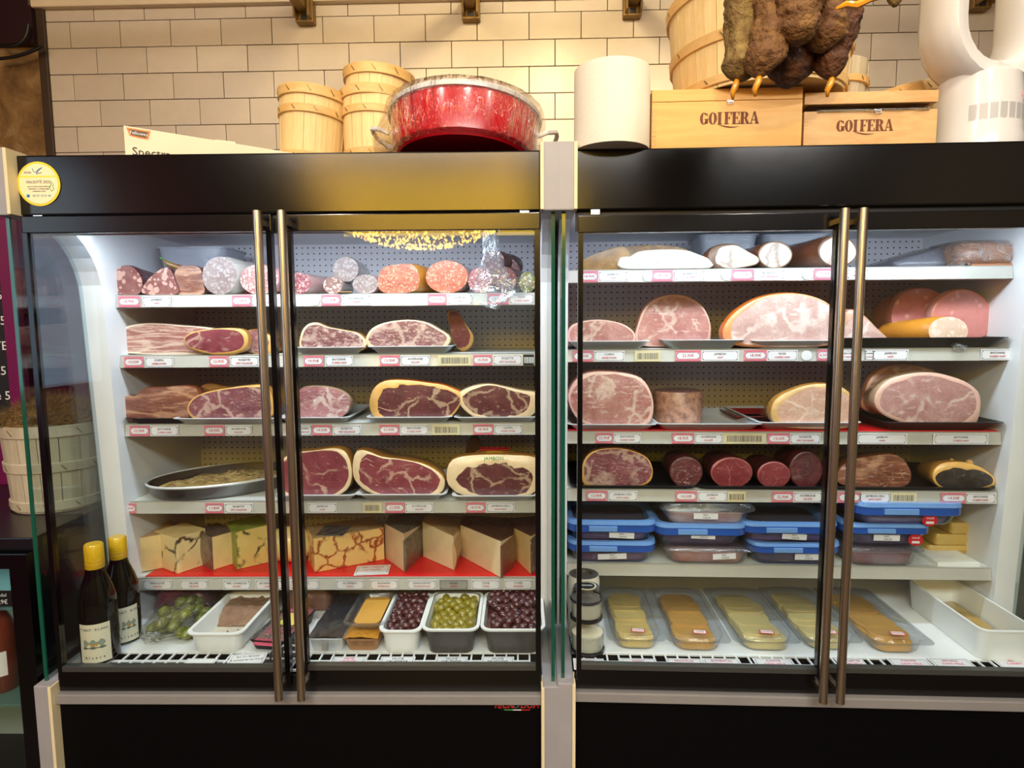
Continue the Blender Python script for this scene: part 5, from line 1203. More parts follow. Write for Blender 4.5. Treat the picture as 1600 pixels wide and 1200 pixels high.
ham('big pale cooked ham with an orange rind, largest on the right second shelf', R, F - .005, [(1130,520),(1133,502),(1150,484),(1180,467),(1215,459),(1250,459),(1283,467),(1303,480),(1310,500),(1308,522),(1290,532),(1200,534),(1150,531)], r2 + TR, .22, cooked_pale, rind_orange, M('orange_rim_fat', '#d48a58', .38, var=.2, vscale=10, coat=.4), (.15, .03, .05, .02), group=g7, seams=[(.0014, (1265,478),(1258,495),(1270,505),(1295,492)), (.001, (1230,470),(1255,480),(1275,472))])
tray('black tray along the right end of the right second shelf', R, 1305, 1582, 528, YS - .025, .33, r2, dark_steel)
ham('sloping end of a cooked ham between and beyond the door handles', R, F + .02, [(1318,528),(1320,490),(1335,484),(1352,493),(1370,508),(1388,522),(1389,529),(1350,532)], r2 + TR, .2, cooked_pale, rind_pink, M('tan_rind_rim', '#b48468', .45, wrap=.5), (.03, .10, .36, .02), group=g7)
sal('dark dusky mortadella standing at the back of the right second shelf', R, YS + .12, 1440, 493, 47, 43, r2 + TR, .16, sal_mort, rind_pink, 'mortadella', 'mortadella', group=g7)
sal('pink mortadella cut with a clear casing at the right end of the second shelf', R, YS + .08, 1503, 493, 48, 41, r2 + TR, .18, salami('smooth_mortadella_cut', '#c0746e', '#c87c76', '#d89a92', 40, .08, .2), casing_clear, 'mortadella', 'mortadella', (.03,) * 4, M('orange_casing_rim', '#c87850', .4, coat=.4), group=g7, skew=.15)
rl = sal('chicken roll with an orange skin and a pale cut face', R, F - .005, 1482, 513, 31, 18, r2 + TR + .004, .17, salami('pale_chicken_cut', '#dcb8a0', '#e4c4b0', '#f0dccc', 60, .3, .1), casing_orange, 'chicken roll', 'chicken_roll', group=g7, skew=-.55, taper=.8)
MB().tube([(.01, -.006, .004), (.016, -.014, -.004), (.034, -.016, -.008), (.045, -.012, -.003)], (.006, .012, .009, .004), 8).build('twisted_film', film_mat, rl, 'all')
# third shelf
g8 = 'cooked hams on the third shelf of the right refrigerator'
topbuild(MB().box(-.63, .59, 0, .36, 0, .003, .0008), 'shelf_mat', red_mat, 'red plastic mat under the trays of the right third shelf', 'mat', R, Vector((oxr, YS - .002, r3 + .0002)))
z3r = r3 + .0035
tray('steel tray under the tall cooked ham at the left end of the right third shelf', R, 872, 1028, 663, YS - .022, .30, z3r)
ham('tall rosy cooked ham with a thick fat crown, left end of the right third shelf', R, F, [(888,625),(893,602),(910,585),(935,580),(970,582),(1000,590),(1015,608),(1021,632),(1017,654),(1000,665),(940,667),(905,655)], z3r + TR, .22, cooked_red, rind_pink, pink_fat, (.05, .04, .09, .14), group=g8, seams=[(.0012, (905,612),(925,602),(945,606)), (.001, (945,612),(955,625),(950,635)), (.001, (920,640),(960,648),(1005,655)), (.0009, (975,618),(990,630))])
tray('empty-fronted steel tray under the round peppered pâté', R, 1026, 1196, 662, YS - .022, .34, z3r)
py_ = YS + .13; pc = R.p(1058, 645, py_); pw_ = (R.p(1097, 630, py_).x - R.p(1020, 630, py_).x) / 2; ph_ = R.p(1058, 612, py_ - pw_ * .6).z - (z3r + .003)
pt_ = thing('round_pate', 'round pâté with peppered sides on the steel tray beside the tall ham', 'pâté', R, Vector((pc.x, py_, z3r + .003)))
MB().lathe([(.001, 0), (pw_ * .96, 0), (pw_, .01), (pw_, ph_ - .012), (pw_ * .95, ph_)], 40).build('peppered_side', pate_m, pt_, 'all')
MB().lathe([(pw_ * .955, ph_ - .0005), (pw_ * .8, ph_ + .003), (.001, ph_ + .004)], 40).build('top_face', pate_top, pt_, 'all')
tray('steel tray under the film-wrapped turkey ham', R, 1186, 1350, 660, YS - .022, .36, z3r)
red_steel = M('red_enamel_tray', '#8c1c1c', .3, coat=.5)
tray('dark steel tray behind the turkey ham with a red edge', R, 1150, 1230, 642, YS + .13, .20, z3r, red_steel, h=.02)
tk = ham('pale turkey ham in film with a yellow skin, behind the door handle', R, F - .005, [(1206,650),(1207,630),(1218,618),(1235,610),(1260,602),(1290,600),(1318,606),(1335,622),(1341,642),(1336,660),(1290,665),(1225,662)], z3r + TR, .2, turkey, rind_yellow, M('turkey_skin', '#d4a868', .4, var=.2, wrap=.6), (.16, .04, .14, .02), group=g8)
tray('dark steel tray under the broad ham at the right end of the right third shelf', R, 1385, 1592, 660, YS - .028, .36, z3r, dark_steel)
ham('dusky ham standing behind the broad ham of the right third shelf', R, YS + .10, [(1352,640),(1352,610),(1362,588),(1385,573),(1415,569),(1445,574),(1470,590),(1480,640),(1440,660)], z3r + TR, .14, cooked, rind_pink, pink_fat, (.06, .05, .06, .05), group=g8)
ham('broad pale ham in film with a cream base, right end of the right third shelf', R, F, [(1366,625),(1372,607),(1390,592),(1420,584),(1455,582),(1490,589),(1515,599),(1531,615),(1530,645),(1515,662),(1460,664),(1410,655),(1378,642)], z3r + TR, .22, cooked, rind_pale, pink_fat, (.08, .07, .10, .20), group=g8)
# fourth shelf
g9 = 'dried meats on the fourth shelf of the right refrigerator'
for i, (a, b) in enumerate(((892, 1090), (1092, 1300), (1302, 1568))):
    tray('black tray under the dried meats, ' + ('left', 'middle', 'right')[i] + ' third of the right fourth shelf', R, a, b, 756, YS - .015, .33, r4, dark_steel, 'black trays of the right fourth shelf', h=.012)
z4r = r4 + .003
ham('dark film-wrapped ham with yellow fat at the left end of the right fourth shelf', R, F, [(910,745),(911,720),(925,705),(955,700),(985,703),(1012,714),(1020,735),(1008,750),(960,753),(920,752)], z4r, .18, lean_film, rind_brown, yellow_fat, (.06, .03, .02, .10), group=g9, seams=[(.0012, (925,715),(922,735),(935,745))])
for nm, cx, cy, rx, ry, fc in (('wrapped dried beef piece right of the dark wrapped ham', 1072, 734, 26, 21, beef), ('wide dried beef piece with a dark red cut', 1143, 734, 33, 20, beef_face), ('small bright red dried beef cut', 1209, 738, 26, 17, beef_face), ('tall dark dried beef piece left of the right door handles', 1259, 730, 26, 25, beef)):
    sal(nm + ' on the right fourth shelf', R, F, cx, cy, rx, ry, z4r, .17, fc, casing_dark, 'dried beef', 'dried_beef', (.07,) * 4, casing_dark if fc is beef else M('thin_red_rim', '#9c4a48', .35, wrap=.4), group=g9)
ham('brown meat joint in glossy film right of the handles on the right fourth shelf', R, F, [(1312,748),(1312,730),(1330,718),(1365,712),(1400,711),(1418,724),(1424,740),(1412,752),(1360,755)], z4r, .18, brown_cured, rind_brown, None, group=g9)
tr_ = ham('small dark joint with yellow fat top, rightmost on the right fourth shelf', R, F, [(1458,745),(1460,732),(1475,723),(1505,722),(1535,730),(1555,744),(1548,754),(1500,757),(1470,755)], z4r, .15, M('black_crusted_meat', '#2c2420', .5, var=.5, vscale=30, wrap=.4), rind_yellow, yellow_fat, (.06, .10, .42, .06), group=g9)
for s in (-1, 1): MB().tube([(s * .018, .02, .055), (s * .022 + .004, .02, .074), (s * .028, .02, .082)], (.012, .011, .005), 8).build('tied_ear', yellow_fat, tr_, 'all')
# fifth shelf: boxes with lids
g10 = 'lidded boxes of sliced meat on the fifth shelf of the right refrigerator'
def lidbox(label, xl, xr, ytop, ylid, ybot, Y, dep, blue, meat_m, zb=None, sticker=None, red=False, dx=0, orange=False):
    a, b = R.p(xl, ylid, Y), R.p(xr, ylid, Y); w_ = b.x - a.x
    zb = R.p((xl + xr) / 2, ybot, Y).z if zb is None else zb
    zl = a.z; zt = R.p((xl + xr) / 2, ytop, Y).z; h = zl - zb; lh = max(.010, zt - zl)
    t = thing('lidded_box', label, 'food box', R, Vector(((a.x + b.x) / 2, Y + dep / 2, zb)), g10)
    wi, di = w_ * .93, dep * .93; cl = blue_clear if blue else clear_pet
    MB().loft([rr(wi * .86, di * .86, .03, 5, z=.0005), rr(wi * .93, di * .93, .035, 5, z=.010), rr(wi, di, .035, 5, z=h)], True, False).build('clear_body', cl, t, 40)
    rings = []
    for j in range(5):
        f = j / 4; rings.append([(x * (1 + .04 * noise.noise(Vector((i * .9, j, xl)))), y * (1 + .04 * noise.noise(Vector((i * .9, j + 5, xl)))), .003 + h * .86 * f) for i, (x, y, _) in enumerate(rr(wi * (.83 + .08 * f), di * (.83 + .08 * f), .03, 5))])
    MB().loft(rings).build('sliced_meat', meat_m, t, 'all')
    if blue:
        MB().loft([rr(w_ * .965, dep * .965, .035, 5, z=h - .006), rr(w_ * .99, dep * .99, .04, 5, z=h - .004), rr(w_ * .99, dep * .99, .04, 5, z=h + lh * .56)], False, False).build('lid_shade_band', blue_lid_shade, t, 40)  # lower lid rim in darker blue, its shading put into the colour
        ld = MB().loft([rr(w_ * .98, dep * .98, .035, 5, z=h + lh * .55), rr(w_, dep, .04, 5, z=h + lh * .62), rr(w_ * .985, dep * .985, .04, 5, z=h + lh), rr(w_ * .86, dep * .86, .035, 5, z=h + lh), rr(w_ * .84, dep * .84, .035, 5, z=h + lh * .35)], False, False).build('lid', blue_lid, t, 40)
        MB().loft([rr(w_ * .84, dep * .84, .035, 5, z=h + lh * .33), rr(w_ * .84, dep * .84, .035, 5, z=h + lh * .36)]).build('lid_window', lid_window, ld)
        MB().box(-w_ * .26, w_ * .05, -dep/2 - .004, -dep/2 + .004, h - .001, h + lh * .5, .001).build('lid_tab', blue_lid, ld)
    else:
        ld = MB().loft([rr(w_, dep, .03, 5, z=h), rr(w_ * 1.02, dep * 1.02, .03, 5, z=h + .003), rr(w_, dep, .03, 5, z=h + lh * .5), rr(w_ * .92, dep * .92, .03, 5, z=h + lh), rr(w_ * .90, dep * .90, .03, 5, z=h + lh)]).build('lid', clear_pet, t, 40)
    yf = -di * .5 * .985
    if sticker:
        sx0, sy0, sw, n_ = sticker; p = R.p(sx0, sy0, Y); q = sw * (Y + 1.484) / FPX
        st_ = MB().box(-q/2, q/2, -.001, 0, -.0085, .0085).build('date_sticker', card_white, t, M=Matrix.Translation((p.x - (a.x + b.x) / 2, yf - .002, p.z - zb)) @ Matrix.Rotation(rnd.uniform(-.06, .06), 4, 'Y'))
        for k, s in enumerate(('DLC', '14 06 24')): put('lettering', text_mesh(s, ink_black, .0075 - .001 * k), st_, Matrix.Translation((.002 * k, -.0012, .004 - .008 * k)) @ UP)
    if red:
        q = .017
        st_ = MB().prism([(q * math.cos(k / 24 * 2 * pi) * 1.25, q * math.sin(k / 24 * 2 * pi)) for k in range(24)], lambda p: (p[0], 0, p[1]), lambda p: (p[0], -.001, p[1])).build('red_round_sticker', M('red_sticker', '#c0202c', .4), t, M=Matrix.Translation((w_ * red, yf - .003, h * .5)))
        MB().box(-.011, .011, -.0014, -.001, -.010, -.003).build('sticker_panel', card_white, st_)
        put('lettering', text_mesh('SOLDÉ', ink_white, .007), st_, Matrix.Translation((0, -.0014, .006)) @ UP)
    if orange:
        MB().box(-.013, .013, -.008, .008, h + lh * .37, h + lh * .37 + .001).build('orange_sticker', M('orange_sticker', '#d8744c', .5), ld, M=Matrix.Translation((orange * w_, -dep * .3, 0)))
    t['top'] = zb + h + lh * .8
    return t
pinkm = M('pink_sliced_meat', '#b4706c', .45, col2='#d4a49c', vscale=22, coat=.4, stretch=(1, 1, 3))
redm = M('red_sliced_meat', '#a84e54', .45, col2='#c88480', vscale=22, coat=.4, stretch=(1, 1, 3))
darkm = M('dark_sliced_meat', '#74404a', .45, col2='#96606a', vscale=20, coat=.4, stretch=(1, 1, 3))
palem = M('pale_sliced_meat', '#c09088', .45, col2='#dcbcb0', vscale=20, coat=.4, stretch=(1, 1, 3))
bY_ = YS - .02; zs5 = r5 + .001
b_ = lidbox('blue-lidded box at the bottom of the leftmost stack', 887, 1028, 847, 860, 881, bY_, .25, True, redm, zs5, (957, 871, 46, 2))
lidbox('blue-lidded box on top of the leftmost stack', 886, 1029, 815, 829, 850, bY_, .25, True, redm, b_['top'], (972, 838, 40, 2), orange=-.2)
b_ = lidbox('clear box of red meat at the bottom of the second stack', 1038, 1184, 856, 862, 883, bY_ - .005, .25, False, pinkm, zs5, (1133, 871, 36, 2))
b_ = lidbox('blue-lidded box in the middle of the second stack', 1024, 1172, 820, 834, 853, bY_, .25, True, darkm, b_['top'], (1100, 839, 38, 2))
lidbox('clear box of pale meat on top of the second stack, touching the shelf above', 1034, 1184, 789, 800, 820, bY_ - .005, .24, False, palem, b_['top'], (1104, 808, 38, 2))
b_ = lidbox('blue-lidded box at the bottom of the third stack', 1174, 1320, 850, 862, 882, bY_, .25, True, darkm, zs5, (1264, 872, 40, 2))
lidbox('blue-lidded box on top of the third stack', 1160, 1316, 818, 831, 851, bY_, .25, True, redm, b_['top'], (1243, 840, 38, 2), orange=.25)
b_ = lidbox('clear box of dark meat at the bottom of the stack right of the handles', 1326, 1450, 856, 863, 885, bY_ - .005, .25, False, darkm, zs5)
b_ = lidbox('blue-lidded box in the middle of the stack right of the handles', 1322, 1462, 820, 832, 852, bY_, .25, True, darkm, b_['top'], (1388, 842, 40, 2), red=.3)
lidbox('blue-lidded box with a round red sticker, topmost right of the handles', 1340, 1514, 787, 803, 826, bY_ - .01, .26, True, pinkm, b_['top'], None, red=.17, orange=.0)
tpk = R.p(1510, 870, YS + .12)
for i, (x0, x1, h0, h1) in enumerate(((1450, 1545, 0, .026), (1462, 1543, .027, .062), (1485, 1543, .063, .098))):
    a, b = R.p(x0, 850, YS + .10), R.p(x1, 850, YS + .10); w_ = b.x - a.x
    o = thing('cheese_packet', 'yellow cheese slab in film, ' + ('lowest', 'middle one', 'topmost')[i] + ' of the pile behind the red-stickered boxes', 'cheese', R, Vector(((a.x + b.x) / 2, YS + .20, r5 + h0)), 'yellow cheese slabs on the right fifth shelf')
    MB().loft([rr(w_ * .98, .19, .012, 3, z=.0005), rr(w_, .2, .015, 3, z=(h1 - h0) * .5), rr(w_ * .95, .19, .012, 3, z=h1 - h0)]).build('slab', M('yellow_cheese_slab', '#c4a04c', .4, var=.1, wrap=.5), o, 40)
wb_ = topbuild(MB().box(-.06, .06, 0, .20, 0, .012, .002), 'white_tray_lid', white_plate, 'flat white lid lying at the right end of the right fifth shelf', 'lid', R, Vector((R.p(1500, 878, YS + .0).x, YS + .004, r5)))
# bottom deck
zdr = ZDR + .001
gj = 'jars of white cheese in the right refrigerator'
def jar(label, cx, ybase, ytop, wpx, Y, zb, lid):
    c_ = R.p(cx, ybase, Y); r = wpx / 2 * (Y + 1.484) / FPX; h = R.p(cx, ytop, Y).z - zb
    t = thing('cheese_jar', label, 'jar', R, Vector((c_.x, Y + r, zb)), gj)
    MB().lathe([(.001, .002), (r * .84, .002), (r * .90, h * .55), (.001, h * .58)], 32).build('white_cheese', M('white_fresh_cheese', '#e4dcc4', .6, var=.06, bump=.2, bscale=80), t, 40)
    MB().lathe([(r * .90, 0), (r * .95, .004), (r * .93, h * .62)], 32).build('clear_cup', clear_pet, t, True)
    MB().lathe([(r * .90, 0), (r * 1.0, .0), (r * 1.02, .006), (r * .97, .012), (r * .90, .004)], 32).build('black_foot_ring', M('black_clear_rim', '#1c1c22', .2, coat=.6), t, 40)
    if lid:
        lm = M('smoke_clear_lid', '#26262c', .15, coat=.8)
        MB().lathe([(r * 1.02, h * .60), (r * 1.04, h * .64), (r * .98, h * .68), (r * 1.02, h * .60)], 32).build('rim', lm, t, 40)
        MB().lathe([(r * .97, h * .66), (r * .86, h * .9), (r * .78, h), (.001, h)], 32).build('clear_dome', glass('smoky_clear_dome', '#b4b4bc', .04, 1.5, 2), t, 40)
        st_ = MB().lathe([(.001, h + .0008), (r * .6, h + .0008), (r * .6, h + .0016), (.001, h + .0016)], 32).build('lid_label', card_cream, t)
        MB().lathe([(.001, h + .0017), (r * .5, h + .0017), (r * .5, h + .0022), (.001, h + .0022)], 32).build('label_disc', card_black, st_)
        put('lettering', text_mesh('FERMIER', ink_white, r * .2), st_, Matrix.Translation((0, 0, h + .0023)))
    return zb + h
zj_ = jar('lower jar of white cheese, bottom of the stack on the right deck', 920, 1024, 978, 58, .075, zdr, False)
jar('domed black-rimmed jar with a round label on top of the jar stack', 918, 985, 927, 54, .079, zj_ + .001, True)
j2 = thing('cheese_jar', 'third jar with a dark top standing behind the domed jar', 'jar', R, R.p(912, 1000, .17) * 1, gj); j2.matrix_world = R.M @ Matrix.Translation(Vector((R.p(912, 990, .19).x, .20, zdr)))
hj = R.p(912, 905, .16).z - zdr; rj = .045
MB().lathe([(.001, 0), (rj * .9, 0), (rj, .01), (rj, hj * .9), (rj * .93, hj)], 28).build('white_side', M('cream_jar_side', '#d9d0c0', .5, var=.05), j2, 40)
MB().lathe([(rj * .94, hj - .001), (rj * .55, hj + .001), (rj * .5, hj - .006), (.001, hj - .006)], 28).build('dark_top', M('dark_jar_top', '#3c342c', .4), j2, 40)
gs = 'clear trays of cheese slices in the right refrigerator'
slice_m = M('yellow_cheese_slices', '#e6c470', .5, var=.06, vscale=14, coat=.2); slice_o = M('golden_cheese_slices', '#d89e3c', .5, var=.1, vscale=10, coat=.2); slice_p = M('pale_cheese_slices', '#e6cc84', .5, var=.06, vscale=12, coat=.2)
for i, (xl, xr, yr_, ybase, yback, sm, lab) in enumerate(((953, 1040, 997, 1019, 916, slice_m, 'leftmost, beside the jar stack'), (1048, 1142, 1000, 1022, 917, slice_o, 'second from the jar stack, deepest gold'), (1152, 1252, 1000, 1022, 917, slice_p, 'third from the jar stack, palest'), (1256, 1350, 1000, 1021, 916, slice_p, 'behind the door handles'), (1362, 1462, 1003, 1026, 917, slice_o, 'rightmost, beside the white tub'))):
    xm = (xl + xr) / 2; fb = R.g(xm, ybase, zdr); Yf = max(.085, fb.y); a, b = R.p(xl, yr_, Yf), R.p(xr, yr_, Yf); h = a.z - zdr; w_ = b.x - a.x
    bk = R.g(xm, yback, zdr + h); d = min(bk.y, YB - .03) - Yf
    t = thing('cheese_tray', 'clear tray of sliced cheese with a red-bordered sticker, ' + lab, 'food tray', R, Vector(((a.x + b.x) / 2, Yf + d / 2, zdr)), gs)
    rc = w_ * .38
    MB().loft([rr(w_ * .70, d * .90, rc * .6, 6, z=0), rr(w_ * .80, d * .94, rc * .7, 6, z=.008), rr(w_ * .88, d * .96, rc * .8, 6, z=h * .8), rr(w_ * 1.08, d, .02, 6, z=h * .8), rr(w_ * 1.08, d, .02, 6, z=h * .84)], True, False).build('clear_body', clear_pet, t, 40)
    MB().loft([rr(w_ * 1.08, d, .02, 6, z=h * .85), rr(w_ * .92, d * .97, rc * .8, 6, z=h * .86), rr(w_ * .84, d * .94, rc * .75, 6, z=h * 1.05), rr(w_ * .80, d * .92, rc * .7, 6, z=h * 1.07)], False, True).build('lid', clear_pet, t, 40)
    for k in range(9):
        f = k / 8; q = rr(w_ * (.60 + .08 * rnd.random()), d * .24, rc * .45, 5, cx=w_ * rnd.uniform(-.03, .03), cy=d * (-.33 + .66 * f), z=0)
        up_ = rnd.uniform(0, .004)
        MB().loft([[(x, y, .004) for x, y, _ in q], [(x, y, h * (.55 + .07 * math.sin(k * 2.2)) + up_ - (y - d * (-.33 + .66 * f)) * .05) for x, y, _ in q], [(x * .96, y * .99, h * (.60 + .07 * math.sin(k * 2.2)) + up_ - (y - d * (-.33 + .66 * f)) * .05) for x, y, _ in q]]).build('cheese_slice', sm, t, 40)
    st_ = MB().box(-.019, .019, -.010, .010, h * 1.07, h * 1.07 + .0008).build('sticker', M('red_sticker_border', '#d43c34', .5), t, M=Matrix.Translation((w_ * .05, -d * .38, 0)) @ Matrix.Rotation(-.1, 4, 'Z'))
    MB().box(-.016, .016, -.0075, .0075, h * 1.07 + .0008, h * 1.07 + .0012).build('sticker_face', card_white, st_)
    put('lettering', text_mesh('COMTÉ' if i % 2 else 'RACLETTE', ink_red, .006), st_, Matrix.Translation((0, 0, h * 1.07 + .0014)))
fb = R.g(1530, 1031, zdr)
a = R.p(1535, 986, fb.y - .012); wd_ = min(.30, RX1 - .034 - a.x); hh = a.z - zdr
bk = R.g(1404, 903, a.z); d = min(bk.y, YB - .02) - a.y
t = thing('food_tub', 'long white tub of oily green-yellow preserves at the right end of the deck', 'tub', R, Vector((a.x + wd_ / 2, a.y + d / 2, zdr)))
MB().loft([rr(wd_ * .90, d * .94, .02, 4, z=0), rr(wd_ * .985, d * .985, .022, 4, z=hh - .004), rr(wd_, d, .025, 4, z=hh - .004), rr(wd_, d, .025, 4, z=hh), rr(wd_ - .014, d - .014, .022, 4, z=hh)], True, False).build('body', white_plate, t, 40)
MB().loft([rr(wd_ - .014, d - .014, .022, 4, z=hh), rr(wd_ * .88, d * .92, .02, 4, z=.004)], False, True).build('inner_wall', white_plate, t, 40)
rings = [[(wd_ * .40 * (i / 5 - 1), d * .43 * (j / 6 - 1), hh * .26 + .008 * noise.noise(Vector((i * .9, j * .9, 8)))) for i in range(11)] for j in range(13)]
MB().loft(rings, False, False, closed=False).build('oily_preserves', M('green_yellow_preserves', '#8c7c1c', .2, col2='#d0a468', vscale=9, coat=.8), t, 'all')
for i, (x0, x1, ls, q) in enumerate(((897, 946, ('BREBIS', 'EWE MILK'), 'before the jar stack'), (973, 1030, ('MONT', 'VULLY', 'COW MILK'), 'before the leftmost cheese tray'), (1046, 1103, ('FROMAGE', 'COW MILK'), 'before the second cheese tray'), (1105, 1164, ('EMMENTAL', 'COW MILK'), 'between the second and third cheese trays'), (1186, 1248, ('COMTÉ', 'COW MILK'), 'before the third cheese tray'), (1318, 1362, ('RACLETTE', 'COW MILK'), 'right of the door handles'), (1402, 1465, ('TOMME', 'COW MILK'), 'before the rightmost cheese tray'), (1468, 1531, ('GOUDA', 'COW MILK'), 'left of the white tub of preserves'), (1570, 1625, ('AIL', 'CONFIT'), 'before the white tub of preserves'))):
    flatcard(R, 'white card with pink lettering on the grid ' + q, (x0, x1, 1047, 1030), zdr + (.004 if i == 1 else 0), card_white, [(s, ink_pink if k else ink_red, .011) for k, s in enumerate(ls)])
topbuild(MB().box(-.02, .03, 0, .03, 0, .002), 'cardboard_scrap', M('brown_card', '#8a5a3c', .7), 'scrap of brown cardboard under the price card before the leftmost cheese tray', 'cardboard', R, R.g(968, 1046, zdr) + Vector((0, 0, .0005)), rz=.1)
# ---------------------------------------------------------------- price tags on the shelf rails
cards = {}
RZ = .0
def rail_tag(fr, z, y_px, cx, w_px, kind, text, label, group):
    Y = YS - .011; p = fr.p(cx, y_px, Y); q = w_px * (Y + 1.484) / FPX; h = .031; zc = z - .0195
    w2, h2 = q / 2, h / 2; e = .001
    nm, mt = {'P': ('price_tag', card_pink), 'N': ('name_tag', card_white), 'C': ('name_tag', card_cream), 'O': ('round_tag', card_white), 'K': ('name_tag', card_black), 'G': ('name_tag', card_grey)}[kind]
    m = MB()
    if kind == 'O': m.prism([(min(w2, h2) * math.cos(k / 20 * 2 * pi), h2 * .92 * math.sin(k / 20 * 2 * pi)) for k in range(20)], lambda p: (p[0], 0, p[1]), lambda p: (p[0], -e, p[1]))
    else: m.box(-w2, w2, -e, 0, -h2, h2)
    o = topbuild(m, nm, mt, label, 'price tag', fr, Vector((p.x, Y, zc)), group)
    if kind == 'P':
        c_ = .006; pl = [(-w2 * .88 + c_, -h2 * .55), (w2 * .88 - c_, -h2 * .55), (w2 * .88, -h2 * .2), (w2 * .88, h2 * .2), (w2 * .88 - c_, h2 * .55), (-w2 * .88 + c_, h2 * .55), (-w2 * .88, h2 * .2), (-w2 * .88, -h2 * .2)]
        for k_, mt_, dy in ((1.12, ink_grey, .0002), (1.0, card_white, .0005)):
            MB().prism([(a * (1 + (k_ - 1) * .4), b * k_) for a, b in pl], lambda p: (p[0], -e, p[1]), lambda p: (p[0], -e - dy, p[1])).build('price_plate', mt_, o)
        put('lettering', text_mesh(text, ink_red, .0115), o, Matrix.Translation((0, -e - .0006, .0005)) @ UP)
        MB().box(-w2, w2, -e - .0004, -e, h2 * .80, h2 * .86).box(-w2, w2, -e - .0004, -e, -h2 * .86, -h2 * .80).build('stripe', ink_red, o)
    elif kind in 'NG':
        b_ = MB()
        for s in (-1, 1):
            b_.box(-w2 * .86, w2 * .86, -e - .0004, -e, s * h2 * .80 - .0004, s * h2 * .80 + .0004).box(s * w2 * .94 - .0004, s * w2 * .94 + .0004, -e - .0004, -e, -h2 * .55, h2 * .55)
            for u in (-1, 1): b_.prism([(s * w2 * .90 + .0022 * math.cos(k), u * h2 * .68 + .0022 * math.sin(k)) for k in (0, 1.57, 3.14, 4.71)], lambda p: (p[0], -e, p[1]), lambda p: (p[0], -e - .0004, p[1]))
        b_.build('printed_border', ink_grey, o)
        a, c2 = text
        put('lettering', text_mesh(a, ink_grey, min(.0085, q * 1.35 / max(4, len(a)))), o, Matrix.Translation((0, -e - .0004, .005)) @ UP)
        put('lettering', text_mesh(c2, ink_red, min(.0075, q * 1.35 / max(4, len(c2)))), o, Matrix.Translation((0, -e - .0004, -.005)) @ UP)
    elif kind in 'CK':
        bb = MB(); x = -w2 * .8
        while x < w2 * .8:
            ww = rnd.choice((.0006, .001, .0016)); bb.box(x, x + ww, -e - .0004, -e, -h2 * .6, h2 * .55); x += ww + rnd.choice((.0008, .0012, .002))
        bb.build('barcode', ink_white if kind == 'K' else ink_grey, o)
    return o
ORD = ('first', 'second', 'third', 'fourth', 'fifth', 'sixth', 'seventh', 'eighth', 'ninth', 'tenth', 'eleventh', 'twelfth')
SH = ('top', 'second', 'third', 'fourth', 'fifth')
prices = ('18,90€', '14,50€', '22,90€', '13,90€', '15,90€', '19,90€', '17,80€', '23,90€')
names = (('ROSETTE', 'DRY SAUSAGE'), ('AUVERGNE', 'SALAMI'), ('JAMBON', 'HAM'), ('COPPA', 'DRIED PORK'), ('BAYONNE', 'CURED HAM'), ('JAMBON CRU', 'RAW HAM'), ('NOIX', 'CURED HAM'))
rows = {
 ('L', 0, 470): 'P202,34 N245,44 P378,31 N412,38 O492,15 P517,30 N557,45 P683,29 N719,38 P778,33 N815,37',
 ('L', 1, 564): 'P209,30 N249,45 P342,30 N382,45 P490,31 N530,44 P609,31 N649,46 C710,52 P754,30 N793,45 K826,17',
 ('L', 2, 671): 'P218,31 N257,45 P335,32 N373,42 N476,22 P503,30 N542,45 P608,31 N647,44 C697,44 P755,32 N794,44',
 ('L', 3, 792): 'P201,23 P335,29 N373,46 N504,46 C582,30 P617,31 N655,45 P743,30 N782,45',
 ('L', 4, 911): 'N246,48 N303,45 N370,44 N420,44 N476,46 N547,45 N600,45 N659,46 G709,46 N759,46 N810,45',
 ('R', 0, 431): 'P921,26 N958,45 O1012,15 P1035,31 N1078,46 O1135,15 P1160,33 N1201,48 O1262,17 P1288,30 N1340,30',
 ('R', 1, 556): 'P911,31 N952,47 C1012,40 P1075,39 N1125,57 P1180,34 N1222,46 O1260,16 P1286,18 N1320,30 N1358,12 N1391,53 N1558,48',
 ('R', 2, 684): 'P944,27 N980,43 P1067,33 N1107,43 C1163,66 P1217,33 N1258,46 N1378,76 N1501,82',
 ('R', 3, 773): 'P932,32 N973,46 P1072,33 N1113,45 C1151,28 P1223,32 N1262,44 P1327,34 N1367,46 C1412,39 P1490,37 N1532,45',
}
chz = (('MIMOLETTE', 'GOUDA'), ('TRUFFE', 'TRUFFLE'), ('MIEL CHARDON', 'HONEY'), ('AU FENUGREC', 'CHEESE'), ('BASILIC', 'BASIL'), ('AU PIMENT', 'CHILLI'), ('ROMARIN', 'ROSEMARY'), ('DRAAI KRATS', 'TRAMONTANE'), ('BREBIS', '28,90€'), ('TOME', 'TOME'), ('FUMÉE', 'SMOKED'))
